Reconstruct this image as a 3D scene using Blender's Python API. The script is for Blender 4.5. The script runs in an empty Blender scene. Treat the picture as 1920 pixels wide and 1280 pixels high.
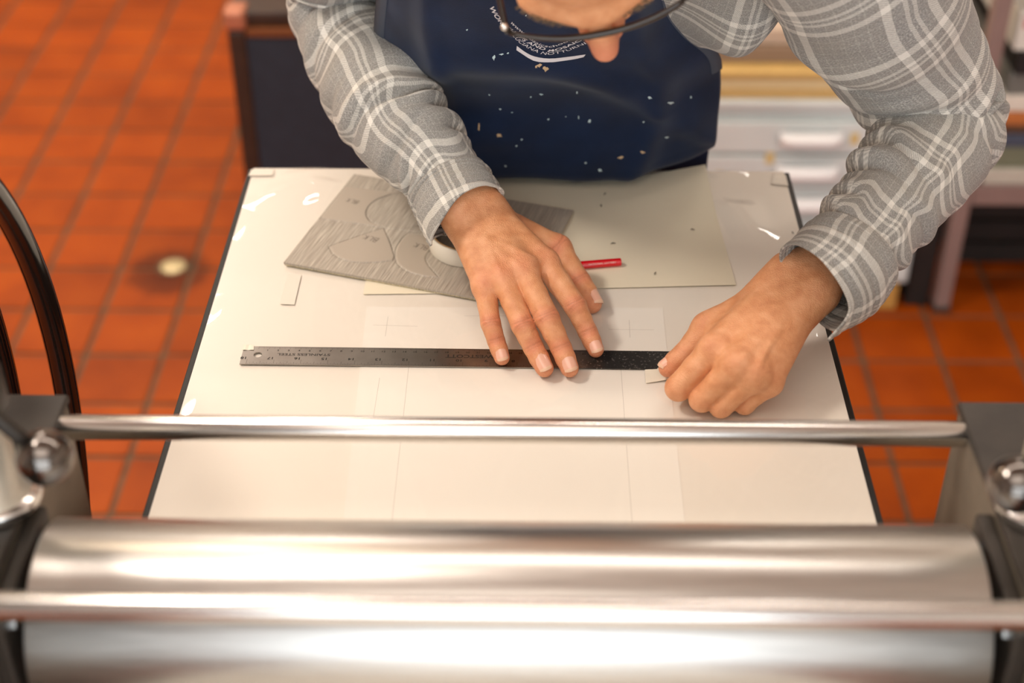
import bpy, bmesh, math, random
import numpy as np
from mathutils import Vector, Matrix
from mathutils.bvhtree import BVHTree

random.seed(7); rng = np.random.default_rng(7)
scn = bpy.context.scene
COL = scn.collection

# ------------------------------------------------------------------ camera
# world: X to the right, Y away along the press bed, Z up, metres; the press is centred on X = 0
PITCH, YAW, FPX = math.radians(36.4), math.radians(0.737), 2814.0
CAM = np.array([0.012, 0.0, 1.8])
fw = np.array([-math.sin(YAW)*math.cos(PITCH), math.cos(YAW)*math.cos(PITCH), -math.sin(PITCH)])
rt = np.array([math.cos(YAW), math.sin(YAW), 0.0]); upv = np.cross(rt, fw)
cd = bpy.data.cameras.new('camera'); cam = bpy.data.objects.new('camera', cd); COL.objects.link(cam)
cd.sensor_width = 36.0; cd.lens = FPX*36.0/1920.0; cd.clip_start = 0.02
cam.matrix_world = Matrix(((rt[0], upv[0], -fw[0], CAM[0]), (rt[1], upv[1], -fw[1], CAM[1]), (rt[2], upv[2], -fw[2], CAM[2]), (0, 0, 0, 1)))
cd.dof.use_dof = True; cd.dof.focus_distance = 1.41; cd.dof.aperture_fstop = 2.9
scn.camera = cam
def ray(x, y): return fw + rt*((x-960)/FPX) - upv*((y-640)/FPX)
def atz(x, y, z): d = ray(x, y); return CAM + d*((z-CAM[2])/d[2])     # a point of the photograph on the plane at height z
def aty(x, y, Y): d = ray(x, y); return CAM + d*((Y-CAM[1])/d[1])
def atx(x, y, X): d = ray(x, y); return CAM + d*((X-CAM[0])/d[0])
def atd(x, y, w): return CAM + ray(x, y)*w
def depth(p): return float((np.asarray(p)-CAM) @ fw)
def pix(p):
    q = np.asarray(p)-CAM; w = q @ fw; return 960+FPX*(q@rt)/w, 640-FPX*(q@upv)/w

# ------------------------------------------------------------------ world, lights, exposure
scn.view_settings.view_transform = 'Standard'; scn.view_settings.look = 'None'
scn.view_settings.exposure = 0.0; scn.view_settings.gamma = 1.0; scn.view_settings.use_curve_mapping = False
wd = bpy.data.worlds.new('world'); scn.world = wd; wd.use_nodes = True
wd.node_tree.nodes['Background'].inputs[0].default_value = (1.0, 0.93, 0.84, 1); wd.node_tree.nodes['Background'].inputs[1].default_value = 0.22
def area(name, loc, target, sx, sy, power, color):
    l = bpy.data.lights.new(name, 'AREA'); l.shape = 'RECTANGLE'; l.size = sx; l.size_y = sy; l.energy = power; l.color = color
    o = bpy.data.objects.new(name, l); COL.objects.link(o); o.location = loc
    o.rotation_euler = (Vector(target)-Vector(loc)).to_track_quat('-Z', 'Y').to_euler(); return o
WARM = (1.0, 0.905, 0.81)
area('ceiling_lamp_key', (-1.15, 1.15, 2.72), (0.0, 1.1, 0.95), 0.40, 0.40, 35, WARM)      # spot-lit fixture over the left side
area('ceiling_tube_far', (0.2, 1.72, 2.88), (0.2, 1.72, 0), 3.2, 0.10, 20, WARM)          # tube running across the room
area('ceiling_tube_back', (-1.42, 4.05, 2.88), (-1.42, 4.05, 0), 0.70, 0.34, 30, WARM)
area('ceiling_tube_back_right', (1.44, 4.05, 2.88), (1.44, 4.05, 0), 0.70, 0.34, 24, WARM)
area('ceiling_lamp_left', (-2.0, 2.9, 2.85), (-2.0, 2.9, 0), 0.9, 0.5, 34, (1.0, 0.82, 0.60))
area('added_fill_near', (-0.25, -0.3, 2.88), (-0.25, -0.3, 0), 1.8, 1.2, 15, (1.0, 0.92, 0.82))  # fill light added to lift the shadows, no known lamp here
area('daylight_window', (0.1, -2.62, 1.75), (0.1, 1.0, 1.3), 3.6, 2.3, 100, (0.86, 0.94, 1.0))

# ------------------------------------------------------------------ materials
def mat(name): 
    m = bpy.data.materials.new(name); m.use_nodes = True; nt = m.node_tree
    b = nt.nodes['Principled BSDF']; return m, nt, b
def N(nt, typ, **kw):
    n = nt.nodes.new(typ)
    for k, v in kw.items():
        if k.startswith('i_'): n.inputs[k[2:].replace('_', ' ')].default_value = v
        else: setattr(n, k, v)
    return n
def L(nt, a, b): nt.links.new(a, b)
def rgba(c): return (c[0], c[1], c[2], 1.0)
def srgb(r, g, b): return tuple(((v/255)/12.92 if v/255 <= .04045 else ((v/255+.055)/1.055)**2.4) for v in (r, g, b))
def ramp(nt, fac, stops, interp='LINEAR'):
    r = nt.nodes.new('ShaderNodeValToRGB'); r.color_ramp.interpolation = interp; el = r.color_ramp.elements
    while len(el) > 1: el.remove(el[-1])
    el[0].position = stops[0][0]; el[0].color = rgba(stops[0][1])
    for p, c in stops[1:]: e = el.new(p); e.color = rgba(c)
    if fac is not None: L(nt, fac, r.inputs[0])
    return r
def simple(name, col, rough=0.5, metal=0.0, var=0.0, scale=40, bump=0.0, bscale=200, coat=0.0, spec=0.5, stretch=None):
    m, nt, b = mat(name)
    b.inputs['Roughness'].default_value = rough; b.inputs['Metallic'].default_value = metal; b.inputs['Coat Weight'].default_value = coat
    b.inputs['Specular IOR Level'].default_value = spec
    tc = N(nt, 'ShaderNodeTexCoord'); src = tc.outputs['Object']
    if stretch:
        mp = N(nt, 'ShaderNodeMapping'); mp.inputs['Scale'].default_value = stretch; L(nt, src, mp.inputs[0]); src = mp.outputs[0]
    if var > 0:
        n = N(nt, 'ShaderNodeTexNoise', i_Scale=scale, i_Detail=6.0); L(nt, src, n.inputs['Vector'])
        lo = tuple(max(0, c*(1-var)) for c in col); hi = tuple(min(1, c*(1+var)) for c in col)
        r = ramp(nt, n.outputs['Fac'], [(0.3, lo), (0.7, hi)]); L(nt, r.outputs[0], b.inputs['Base Color'])
    else: b.inputs['Base Color'].default_value = rgba(col)
    if bump > 0:
        n = N(nt, 'ShaderNodeTexNoise', i_Scale=bscale, i_Detail=4.0); L(nt, src, n.inputs['Vector'])
        bp = N(nt, 'ShaderNodeBump', i_Strength=bump, i_Distance=0.001); L(nt, n.outputs['Fac'], bp.inputs['Height']); L(nt, bp.outputs[0], b.inputs['Normal'])
    return m

# ------------------------------------------------------------------ mesh helpers
def obj(name, V, F, m=None, parent=None, smooth=True, uv=None, col=None):
    me = bpy.data.meshes.new(name); me.from_pydata([tuple(map(float, v)) for v in V], [], [tuple(map(int, f)) for f in F]); me.update()
    if smooth: me.polygons.foreach_set('use_smooth', [True]*len(me.polygons))
    if uv is not None:
        ul = me.uv_layers.new(name='UVMap'); li = np.zeros(len(me.loops), dtype=np.int32); me.loops.foreach_get('vertex_index', li)
        ul.data.foreach_set('uv', np.asarray(uv, dtype=np.float32)[li].ravel())
    if col is not None:
        a = me.color_attributes.new('tint', 'FLOAT_COLOR', 'POINT'); c = np.ones((len(V), 4), dtype=np.float32); c[:, :3] = np.asarray(col).reshape(len(V), -1)
        a.data.foreach_set('color', c.ravel())
    return link(name, me, m, parent)
def link(name, me, m=None, parent=None):
    o = bpy.data.objects.new(name, me); COL.objects.link(o)
    if m is not None and not me.materials: me.materials.append(m)
    if parent is not None: o.parent = parent
    return o
def empty(name, label=None, cat=None, group=None, loc=(0, 0, 0)):
    o = bpy.data.objects.new(name, None); COL.objects.link(o); o.empty_display_size = 0.05; o.location = loc
    return tag(o, label, cat, group)
def tag(o, label=None, cat=None, group=None, kind=None):
    if label: o['label'] = label
    if cat: o['category'] = cat
    if group: o['group'] = group
    if kind: o['kind'] = kind
    return o
def bm_obj(name, bm, m, parent=None, smooth=False):
    me = bpy.data.meshes.new(name); bm.to_mesh(me); bm.free()
    if smooth: me.polygons.foreach_set('use_smooth', [True]*len(me.polygons))
    return link(name, me, m, parent)
def box_bm(x0, x1, y0, y1, z0, z1, bev=0.0, seg=2):
    bm = bmesh.new(); bmesh.ops.create_cube(bm, size=1.0)
    for v in bm.verts: v.co = Vector(((x0+x1)/2+v.co.x*(x1-x0), (y0+y1)/2+v.co.y*(y1-y0), (z0+z1)/2+v.co.z*(z1-z0)))
    if bev > 0: bmesh.ops.bevel(bm, geom=list(bm.edges), offset=bev, segments=seg, affect='EDGES', profile=0.5)
    return bm
def box(name, x0, x1, y0, y1, z0, z1, m, parent=None, bev=0.003, seg=2, rot=0.0):
    o = bm_obj(name, box_bm(x0, x1, y0, y1, z0, z1, bev, seg), m, parent, False)
    return o
def rbox(name, c, size, rz, m, parent=None, bev=0.002):     # a box turned about Z, its mesh centred on its own origin
    o = bm_obj(name, box_bm(-size[0]/2, size[0]/2, -size[1]/2, size[1]/2, 0, size[2], bev), m, parent)
    o.location = c; o.rotation_euler = (0, 0, rz); return o
def frame_of(d):
    d = np.asarray(d, float); d = d/np.linalg.norm(d); a = np.array([0, 0, 1.0]) if abs(d[2]) < 0.9 else np.array([1.0, 0, 0])
    u = np.cross(a, d); u /= np.linalg.norm(u); return d, u, np.cross(d, u)
def lathe(p0, d, prof, n=48, closed=False):
    # prof: (distance along d, radius) pairs, revolved about the axis through p0
    d, u, w = frame_of(d); V = []; F = []; p0 = np.asarray(p0, float)
    for t, r in prof:
        for k in range(n):
            a = 2*math.pi*k/n; V.append(p0+d*t+(u*math.cos(a)+w*math.sin(a))*r)
    m = len(prof)
    for i in range(m-1 if not closed else m):
        j = (i+1) % m
        for k in range(n): F.append((i*n+k, i*n+(k+1) % n, j*n+(k+1) % n, j*n+k))
    if not closed: F.append(tuple(range(n-1, -1, -1))); F.append(tuple((m-1)*n+k for k in range(n)))
    return V, F
def tube(pts, r, n=16, closed=False):
    P = [np.asarray(p, float) for p in pts]; m = len(P); rr = r if hasattr(r, '__len__') else [r]*m; V = []; F = []; pu = None
    for i in range(m):
        a = P[(i-1) % m] if (closed or i > 0) else P[0]; b = P[(i+1) % m] if (closed or i < m-1) else P[-1]
        d = (b-a)/np.linalg.norm(b-a)
        if pu is None: _, u, w = frame_of(d)
        else: u = pu-d*(pu@d); u /= np.linalg.norm(u); w = np.cross(d, u)
        pu = u
        for k in range(n):
            t = 2*math.pi*k/n; V.append(P[i]+(u*math.cos(t)+w*math.sin(t))*rr[i])
    for i in range(m if closed else m-1):
        j = (i+1) % m
        for k in range(n): F.append((i*n+k, i*n+(k+1) % n, j*n+(k+1) % n, j*n+k))
    if not closed: F.append(tuple(range(n-1, -1, -1))); F.append(tuple((m-1)*n+k for k in range(n)))
    return V, F
def merge(*vf):
    V = []; F = []
    for v, f in vf:
        o = len(V); V += list(v); F += [tuple(i+o for i in q) for q in f]
    return V, F
def grid(fn, nu, nv):
    # fn(u, v) -> 3D for u, v in [0, 1]
    V = [fn(i/(nu-1), j/(nv-1)) for j in range(nv) for i in range(nu)]
    F = [(j*nu+i, j*nu+i+1, (j+1)*nu+i+1, (j+1)*nu+i) for j in range(nv-1) for i in range(nu-1)]
    return V, F
def sphere(c, r, n=24, m=14):
    prof = [(-r*math.cos(math.pi*(i+0.02)/(m+0.04)), r*math.sin(math.pi*(i+0.02)/(m+0.04))) for i in range(m+1)]
    return lathe(c, (0, 0, 1), prof, n)
def sheet(name, corners, t, m, parent=None, n=12, lift=None):
    # a thin slab over a quadrilateral (TL, TR, BR, BL), with its own thickness, optionally lifted by lift(u, v)
    A, B, C_, D = [np.asarray(c, float) for c in corners]
    def f(u, v, z): p = (A*(1-u)+B*u)*(1-v)+(D*(1-u)+C_*u)*v; return p+np.array([0, 0, z+(lift(u, v) if lift else 0)])
    V1, F1 = grid(lambda u, v: f(u, v, t), n, n); V2, F2 = grid(lambda u, v: f(u, v, 0), n, n)
    V = V1+V2; k = n*n; F = [q[::-1] for q in F1]+[tuple(i+k for i in q) for q in F2]
    ring = list(range(n))+[j*n+n-1 for j in range(1, n)]+[(n-1)*n+i for i in range(n-2, -1, -1)]+[j*n for j in range(n-2, 0, -1)]
    for i in range(len(ring)): a, b = ring[i], ring[(i+1) % len(ring)]; F.append((a, b, b+k, a+k))
    return obj(name, V, F, m, parent, smooth=False)
_txt = {}
def text_mesh(s, size=1.0, bold=0.0, align='LEFT'):
    # outline of a line of lettering as flat triangles, baseline along x
    cu = bpy.data.curves.new('lettering', 'FONT'); cu.body = s; cu.size = size; cu.align_x = align; cu.offset = bold; cu.resolution_u = 3
    o = bpy.data.objects.new('lettering', cu); COL.objects.link(o); bpy.context.view_layer.update()
    me = o.evaluated_get(bpy.context.evaluated_depsgraph_get()).to_mesh()
    V = np.array([v.co[:] for v in me.vertices]); F = [tuple(p.vertices) for p in me.polygons]
    bpy.data.objects.remove(o); bpy.data.curves.remove(cu); return V, F
def catmull(P, n):
    P = np.asarray(P, float); m = len(P); Q = np.vstack([2*P[0]-P[1], P, 2*P[-1]-P[-2]]); out = []
    for k in range(n):
        t = k/(n-1)*(m-1); i = min(int(t), m-2); f = t-i; a, b, c, d = Q[i:i+4]
        out.append(0.5*((2*b)+(c-a)*f+(2*a-5*b+4*c-d)*f*f+(3*b-3*c+d-a)*f**3))
    return np.array(out)

# ------------------------------------------------------------------ smooth bodies: distance field -> surface nets
class Field:
    def __init__(s, lo, hi, h):
        s.lo = np.asarray(lo, float); s.h = h; s.n = np.ceil((np.asarray(hi)-s.lo)/h).astype(int)+1; s.f = np.full(s.n, 1.0, dtype=np.float32)
    def new(s): g = Field.__new__(Field); g.lo, g.h, g.n = s.lo, s.h, s.n; g.f = np.full(s.n, 1.0, dtype=np.float32); return g
    def sl(s, lo, hi):
        a = np.clip(np.floor((np.asarray(lo)-s.lo)/s.h).astype(int), 0, s.n); b = np.clip(np.ceil((np.asarray(hi)-s.lo)/s.h).astype(int)+1, 0, s.n)
        ax = [((np.arange(a[i], b[i]))*s.h+s.lo[i]).astype(np.float32) for i in range(3)]
        return tuple(slice(a[i], b[i]) for i in range(3)), np.meshgrid(*ax, indexing='ij', sparse=True)
    def cone(s, a, b, ra, rb, k=0.003):
        a = np.asarray(a, float); b = np.asarray(b, float); M = max(ra, rb)+k+3*s.h; S, (X, Y, Z) = s.sl(np.minimum(a, b)-M, np.maximum(a, b)+M)
        if s.f[S].size == 0: return s
        d = b-a; q = float(d@d)+1e-12; px, py, pz = X-a[0], Y-a[1], Z-a[2]; t = np.clip((px*d[0]+py*d[1]+pz*d[2])/q, 0, 1)
        v = np.sqrt((px-t*d[0])**2+(py-t*d[1])**2+(pz-t*d[2])**2)-(ra+(rb-ra)*t); s.f[S] = smin(s.f[S], v, k); return s
    def ell(s, c, ax, rad, k=0.003):
        c = np.asarray(c, float); A = np.asarray(ax, float); M = max(rad)+k+3*s.h; S, (X, Y, Z) = s.sl(c-M, c+M)
        if s.f[S].size == 0: return s
        px, py, pz = X-c[0], Y-c[1], Z-c[2]
        q = [(px*A[i][0]+py*A[i][1]+pz*A[i][2])/rad[i] for i in range(3)]; k0 = np.sqrt(q[0]**2+q[1]**2+q[2]**2); k1 = np.sqrt(sum((q[i]/rad[i])**2 for i in range(3)))+1e-9
        v = k0*(k0-1)/k1; s.f[S] = smin(s.f[S], v, k); return s
    def chain(s, P, R, k=0.003):
        for i in range(len(P)-1): s.cone(P[i], P[i+1], R[i], R[i+1], k)
        return s
    def join(s, g, k): s.f = smin(s.f, g.f, k); return s
    def floor(s, z):
        Z = (np.arange(s.n[2])*s.h+s.lo[2]).astype(np.float32); s.f = np.maximum(s.f, (z-Z)[None, None, :]); return s
    def mesh(s):
        f = s.f; f[0] = f[-1] = 1; f[:, 0] = f[:, -1] = 1; f[:, :, 0] = f[:, :, -1] = 1
        ins = f < 0; n = np.array(f.shape)-1
        cnt = np.zeros(n, dtype=np.int8)
        for dx in (0, 1):
            for dy in (0, 1):
                for dz in (0, 1): cnt += ins[dx:dx+n[0], dy:dy+n[1], dz:dz+n[2]]
        act = (cnt > 0) & (cnt < 8); idx = np.full(n, -1, dtype=np.int64); I = np.argwhere(act); idx[act] = np.arange(len(I))
        acc = np.zeros((len(I), 3)); num = np.zeros(len(I)); cor = {}
        for c in np.ndindex(2, 2, 2): cor[c] = f[I[:, 0]+c[0], I[:, 1]+c[1], I[:, 2]+c[2]].astype(float)
        for c in np.ndindex(2, 2, 2):
            for ax in range(3):
                if c[ax]: continue
                e = list(c); e[ax] = 1; a, b = cor[c], cor[tuple(e)]; m = (a < 0) != (b < 0); t = np.where(m, a/np.where(m, a-b, 1), 0)
                p = np.tile(np.array(c, float), (len(I), 1)); p[:, ax] = t; acc += np.where(m[:, None], p, 0); num += m
        V = (I+acc/num[:, None])*s.h+s.lo; Q = []
        for ax in range(3):
            o = [k for k in range(3) if k != ax]
            A = np.take(ins, range(f.shape[ax]-1), axis=ax); B = np.take(ins, range(1, f.shape[ax]), axis=ax); E = np.argwhere(A != B)
            flip = A[tuple(E.T)]
            def cell(da, db): c = E.copy(); c[:, o[0]] -= da; c[:, o[1]] -= db; return idx[tuple(c.T)]
            q = np.stack([cell(0, 0), cell(1, 0), cell(1, 1), cell(0, 1)], 1)
            if ax == 1: flip = ~flip
            q[~flip] = q[~flip][:, ::-1]; Q.append(q)
        Q = np.vstack(Q); Q = Q[(Q >= 0).all(1)]
        return V, Q
def smin(a, b, k):
    h = np.maximum(k-np.abs(a-b), 0)/k; return np.minimum(a, b)-h*h*k*0.25
def vnormals(V, F):
    F = np.asarray(F); n = np.cross(V[F[:, 2]]-V[F[:, 0]], V[F[:, 3]]-V[F[:, 1]]); N_ = np.zeros_like(V)
    for k in range(4): np.add.at(N_, F[:, k], n)
    return N_/(np.linalg.norm(N_, axis=1, keepdims=True)+1e-12)
def relax(V, F, it=2, lam=0.5):
    F = np.asarray(F); E = np.vstack([F[:, [i, (i+1) % 4]] for i in range(4)])
    for _ in range(it):
        S = np.zeros_like(V); c = np.zeros(len(V)); np.add.at(S, E[:, 0], V[E[:, 1]]); np.add.at(c, E[:, 0], 1); np.add.at(S, E[:, 1], V[E[:, 0]]); np.add.at(c, E[:, 1], 1)
        V = V+lam*(S/np.maximum(c, 1)[:, None]-V)
    return V
# ================================================================== THE ROOM
T = 0.155; TX0, TY0 = -0.8706, 2.543          # quarry tile pitch and one joint crossing
XL, XR, YN, YF, ZC = -3.0, 2.6, -2.7, 5.0, 3.0
def floor_mat(name, per_obj=True):
    m, nt, b = mat(name); tc = N(nt, 'ShaderNodeTexCoord'); geo = N(nt, 'ShaderNodeNewGeometry')
    n1 = N(nt, 'ShaderNodeTexNoise', i_Scale=7.0, i_Detail=5.0); L(nt, geo.outputs['Position'], n1.inputs['Vector'])
    r = ramp(nt, n1.outputs['Fac'], [(0.25, srgb(144, 58, 0)), (0.5, srgb(164, 69, 0)), (0.8, srgb(178, 80, 2))])
    oi = N(nt, 'ShaderNodeObjectInfo'); hs = N(nt, 'ShaderNodeHueSaturation'); hs.inputs['Saturation'].default_value = 1.0
    mr = N(nt, 'ShaderNodeMapRange'); mr.inputs['To Min'].default_value = 0.86; mr.inputs['To Max'].default_value = 1.1
    L(nt, oi.outputs['Random'], mr.inputs['Value']); L(nt, mr.outputs[0], hs.inputs['Value']); L(nt, r.outputs[0], hs.inputs['Color'])
    # round dark stain soaked into the tiles about the drain cap, and a few dark spots
    d = N(nt, 'ShaderNodeVectorMath', operation='DISTANCE'); d.inputs[1].default_value = (-0.765, 2.685, 0.0); L(nt, geo.outputs['Position'], d.inputs[0])
    n3 = N(nt, 'ShaderNodeTexNoise', i_Scale=30.0); L(nt, geo.outputs['Position'], n3.inputs['Vector'])
    ad = N(nt, 'ShaderNodeMath', operation='MULTIPLY_ADD'); ad.inputs[1].default_value = 0.05; L(nt, n3.outputs['Fac'], ad.inputs[0]); L(nt, d.outputs['Value'], ad.inputs[2])
    st = ramp(nt, ad.outputs[0], [(0.05, (0.35, 0.35, 0.35)), (0.10, (0.5, 0.5, 0.5)), (0.125, (1, 1, 1))])
    v = N(nt, 'ShaderNodeTexVoronoi', i_Scale=3.2); L(nt, geo.outputs['Position'], v.inputs['Vector'])
    sp = ramp(nt, v.outputs['Distance'], [(0.03, (0.4, 0.4, 0.4)), (0.06, (1, 1, 1))])
    m1 = N(nt, 'ShaderNodeMix', data_type='RGBA', blend_type='MULTIPLY'); m1.inputs[0].default_value = 1.0; L(nt, hs.outputs[0], m1.inputs[6]); L(nt, st.outputs[0], m1.inputs[7])
    m2 = N(nt, 'ShaderNodeMix', data_type='RGBA', blend_type='MULTIPLY'); m2.inputs[0].default_value = 1.0; L(nt, m1.outputs[2], m2.inputs[6]); L(nt, sp.outputs[0], m2.inputs[7])
    L(nt, m2.outputs[2], b.inputs['Base Color']); b.inputs['Roughness'].default_value = 0.55; b.inputs['Specular IOR Level'].default_value = 0.22
    n2 = N(nt, 'ShaderNodeTexNoise', i_Scale=60.0, i_Detail=3.0); L(nt, geo.outputs['Position'], n2.inputs['Vector'])
    bp = N(nt, 'ShaderNodeBump', i_Strength=0.12, i_Distance=0.004); L(nt, n2.outputs['Fac'], bp.inputs['Height']); L(nt, bp.outputs[0], b.inputs['Normal'])
    return m
M_tile = floor_mat('quarry_tile'); M_grout = simple('grout', srgb(104, 82, 60), 0.9, var=0.25, scale=20, bump=0.3)
M_wall = simple('wall_paint', srgb(214, 206, 194), 0.85, var=0.03, scale=4, bump=0.1)
M_ceil = simple('ceiling_paint', srgb(225, 220, 210), 0.9, var=0.02, scale=3)
M_trim = simple('trim_paint', srgb(120, 96, 74), 0.5, var=0.1, scale=12)

fl = tag(box('floor', XL, XR, YN, YF, -0.10, -0.004, M_grout, bev=0), kind='structure')
tag(fl, 'red quarry tile floor with grey joints', None)
bm = box_bm(-0.0725, 0.0725, -0.0725, 0.0725, -0.014, 0.0, 0.0018, 1); tme = bpy.data.meshes.new('tile'); bm.to_mesh(tme); bm.free(); tme.materials.append(M_tile)
far_tiles = []; shown = []
i0 = int(math.floor((XL-TX0)/T)); j0 = int(math.floor((YN-TY0)/T))
for i in range(i0, int((XR-TX0)/T)+1):
    for j in range(j0, int((YF-TY0)/T)+1):
        x, y = TX0+(i+0.5)*T, TY0+(j+0.5)*T
        if x-T/2 < XL or x+T/2 > XR or y-T/2 < YN or y+T/2 > YF: continue
        vis = False
        if y > 1.2:
            for dx, dy in ((0, 0), (-.07, -.07), (.07, -.07), (-.07, .07), (.07, .07)):
                u, v = pix((x+dx, y+dy, 0))
                q = CAM+(np.array([x+dx, y+dy, 0])-CAM)*((1.8-0.946)/1.8)
                if -10 < u < 1930 and -10 < v < 1000 and not (abs(q[0]) < 0.303 and q[1] < 1.486): vis = True
        (shown if vis else far_tiles).append((x, y))
shown.sort(key=lambda p: p[1])
far_tiles += shown[300:]; shown = shown[:300]
for x, y in shown:
    o = link('tile', tme, None, fl); o.location = (x, y, rng.uniform(-0.0008, 0.0008)); o.rotation_euler = (rng.normal(0, .002), rng.normal(0, .002), rng.normal(0, .004)+math.pi/2*rng.integers(4))
V = []; F = []
bv = [v.co[:] for v in tme.vertices]; bf = [tuple(p.vertices) for p in tme.polygons]
for x, y in far_tiles:
    k = len(V); V += [(a+x, b+y, c) for a, b, c in bv]; F += [tuple(q+k for q in f) for f in bf]
tag(obj('tiles_beyond', V, F, M_tile, fl, smooth=False), 'red quarry tiles out of the picture', kind='stuff')

tag(box('wall_back', XL, XR, YF, YF+0.1, -0.1, ZC, M_wall, bev=0), 'plain off-white wall at the far end', kind='structure')
tag(box('wall_left', XL-0.1, XL, YN, YF, -0.1, ZC, M_wall, bev=0), 'plain off-white side wall', kind='structure')
tag(box('wall_right', XR, XR+0.1, YN, YF, -0.1, ZC, M_wall, bev=0), 'plain off-white wall behind the shelves', kind='structure')
tag(box('ceiling', XL-0.1, XR+0.1, YN-0.1, YF+0.1, ZC, ZC+0.1, M_ceil, bev=0), 'plain white ceiling', kind='structure')
for nm, x0, x1, y0, y1 in (('baseboard_back', XL, XR, YF-0.015, YF), ('baseboard_left', XL, XL+0.015, YN, YF-0.015), ('baseboard_right', XR-0.015, XR, YN, YF-0.015)):
    tag(box(nm, x0, x1, y0, y1, 0.002, 0.11, M_trim, bev=0.002), 'dark painted skirting board', kind='structure')
# wall behind the camera with the window that lets the daylight in
wf = tag(box('wall_front', XL, -1.75, YN-0.1, YN, -0.1, ZC, M_wall, bev=0), 'window wall behind the viewer', kind='structure')
for a in ((1.95, XR, -0.1, ZC), (-1.75, 1.95, -0.1, 0.60), (-1.75, 1.95, 2.9, ZC)): box('wall_panel', a[0], a[1], YN-0.1, YN, a[2], a[3], M_wall, wf, bev=0)
M_sash = simple('window_paint', srgb(236, 234, 228), 0.4)
wn = tag(box('window_1', -1.75, 1.95, YN-0.085, YN-0.025, 0.60, 0.65, M_sash, bev=0.003), 'white framed window in the wall behind the viewer', kind='structure')
box('window_frame', -1.75, 1.95, YN-0.085, YN-0.025, 2.85, 2.90, M_sash, wn)
for x in (-1.75, -0.55, 0.68, 1.90): box('window_frame', x, x+0.05, YN-0.085, YN-0.025, 0.65, 2.85, M_sash, wn)
M_lamp = simple('lamp_housing', srgb(235, 233, 228), 0.4)
for nm, x0, x1, y0, y1, z, lab in (('ceiling_lamp', -1.40, -0.90, 0.90, 1.40, 2.74, 'square ceiling lamp over the left side of the press'), ('ceiling_lamp', -1.42, 1.82, 1.65, 1.79, 2.90, 'long tube lamp across the ceiling over the bed'), ('ceiling_lamp', -2.5, -1.5, 2.62, 3.18, 2.87, 'wide ceiling lamp over the open floor'), ('ceiling_lamp', -1.80, -1.04, 3.85, 4.25, 2.90, 'tube lamp at the far left of the ceiling'), ('ceiling_lamp', 1.06, 1.82, 3.85, 4.25, 2.90, 'tube lamp at the far right of the ceiling'), ('ceiling_lamp', -1.17, 0.67, -0.92, 0.32, 2.90, 'added fill panel on the ceiling above the viewer')):
    e = empty(nm, lab, 'lamp', loc=(0, 0, 0)); box('housing', x0, x1, y0, y1, z, ZC, M_lamp, e, bev=0.005)  # the last housing, above the viewer, belongs to the added fill light
# drain cap let into the floor
M_drain = simple('worn_brass', srgb(214, 196, 150), 0.45, 0.35, var=0.2, scale=60)
e = empty('floor_drain', 'small round pale metal drain cap in the floor', 'drain', loc=(-0.757, 2.704, 0))
obj('cap', *lathe((0, 0, 0.0006), (0, 0, 1), [(0, 0.027), (0.0015, 0.027), (0.0025, 0.024), (0.0025, 0.005), (0.0032, 0.004)], 28), M_drain, e)
obj('rim', *lathe((0, 0, 0.0006), (0, 0, 1), [(0, 0.036), (0.001, 0.036), (0.0014, 0.034), (0.0014, 0.028), (0, 0.028)], 28, True), M_grout, e)
# ================================================================== THE ETCHING PRESS
BED = 0.946                                   # top of the bed
RY, RZ, RR = 0.738, BED+0.0685, 0.067         # top roller axis and radius
AROT = 0.25
def steel(name, base, rough, aniso=0.0, scratch=(1, 1, 1), rvar=0.12, rot=0.0):
    m, nt, b = mat(name); b.inputs['Metallic'].default_value = 1.0; b.inputs['Anisotropic'].default_value = aniso; b.inputs['Anisotropic Rotation'].default_value = rot
    tc = N(nt, 'ShaderNodeTexCoord'); mp = N(nt, 'ShaderNodeMapping'); mp.inputs['Scale'].default_value = scratch; L(nt, tc.outputs['Object'], mp.inputs[0])
    n = N(nt, 'ShaderNodeTexNoise', i_Scale=30.0, i_Detail=6.0); L(nt, mp.outputs[0], n.inputs['Vector'])
    r = ramp(nt, n.outputs['Fac'], [(0.3, tuple(c*0.86 for c in base)), (0.7, base)]); L(nt, r.outputs[0], b.inputs['Base Color'])
    mr = N(nt, 'ShaderNodeMapRange'); mr.inputs['To Min'].default_value = max(0.03, rough-rvar); mr.inputs['To Max'].default_value = rough+rvar
    L(nt, n.outputs['Fac'], mr.inputs['Value']); L(nt, mr.outputs[0], b.inputs['Roughness'])
    if aniso: tg = N(nt, 'ShaderNodeTangent', direction_type='RADIAL', axis='X'); L(nt, tg.outputs[0], b.inputs['Tangent'])
    return m
M_roll = steel('roller_steel', (0.66, 0.635, 0.60), 0.36, 0.75, scratch=(0.6, 14, 14), rvar=0.05, rot=AROT)
M_rod = steel('rod_steel', (0.86, 0.84, 0.81), 0.22, 0.7, scratch=(0.5, 20, 20), rvar=0.05, rot=AROT)
M_frame = simple('frame_paint', srgb(118, 108, 94), 0.48, 0.35, var=0.14, scale=30, bump=0.12, bscale=120)
M_dark = simple('dark_cast_iron', srgb(58, 52, 46), 0.5, 0.3, var=0.2, scale=30, bump=0.2, bscale=150)
M_black = simple('black_gloss_paint', (0.006, 0.005, 0.005), 0.16, 0.0, coat=0.6)
M_ball = steel('ball_steel', (0.20, 0.18, 0.165), 0.16, rvar=0.05)
M_col = simple('pale_column', srgb(208, 200, 184), 0.3, 0.55, var=0.06, scale=30)
M_bed = simple('bed_edge_steel', srgb(26, 23, 20), 0.45, 0.4, var=0.3, scale=60)
press = empty('etching_press', 'steel etching press with polished rollers, tie rods and black handwheel', 'press')
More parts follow.
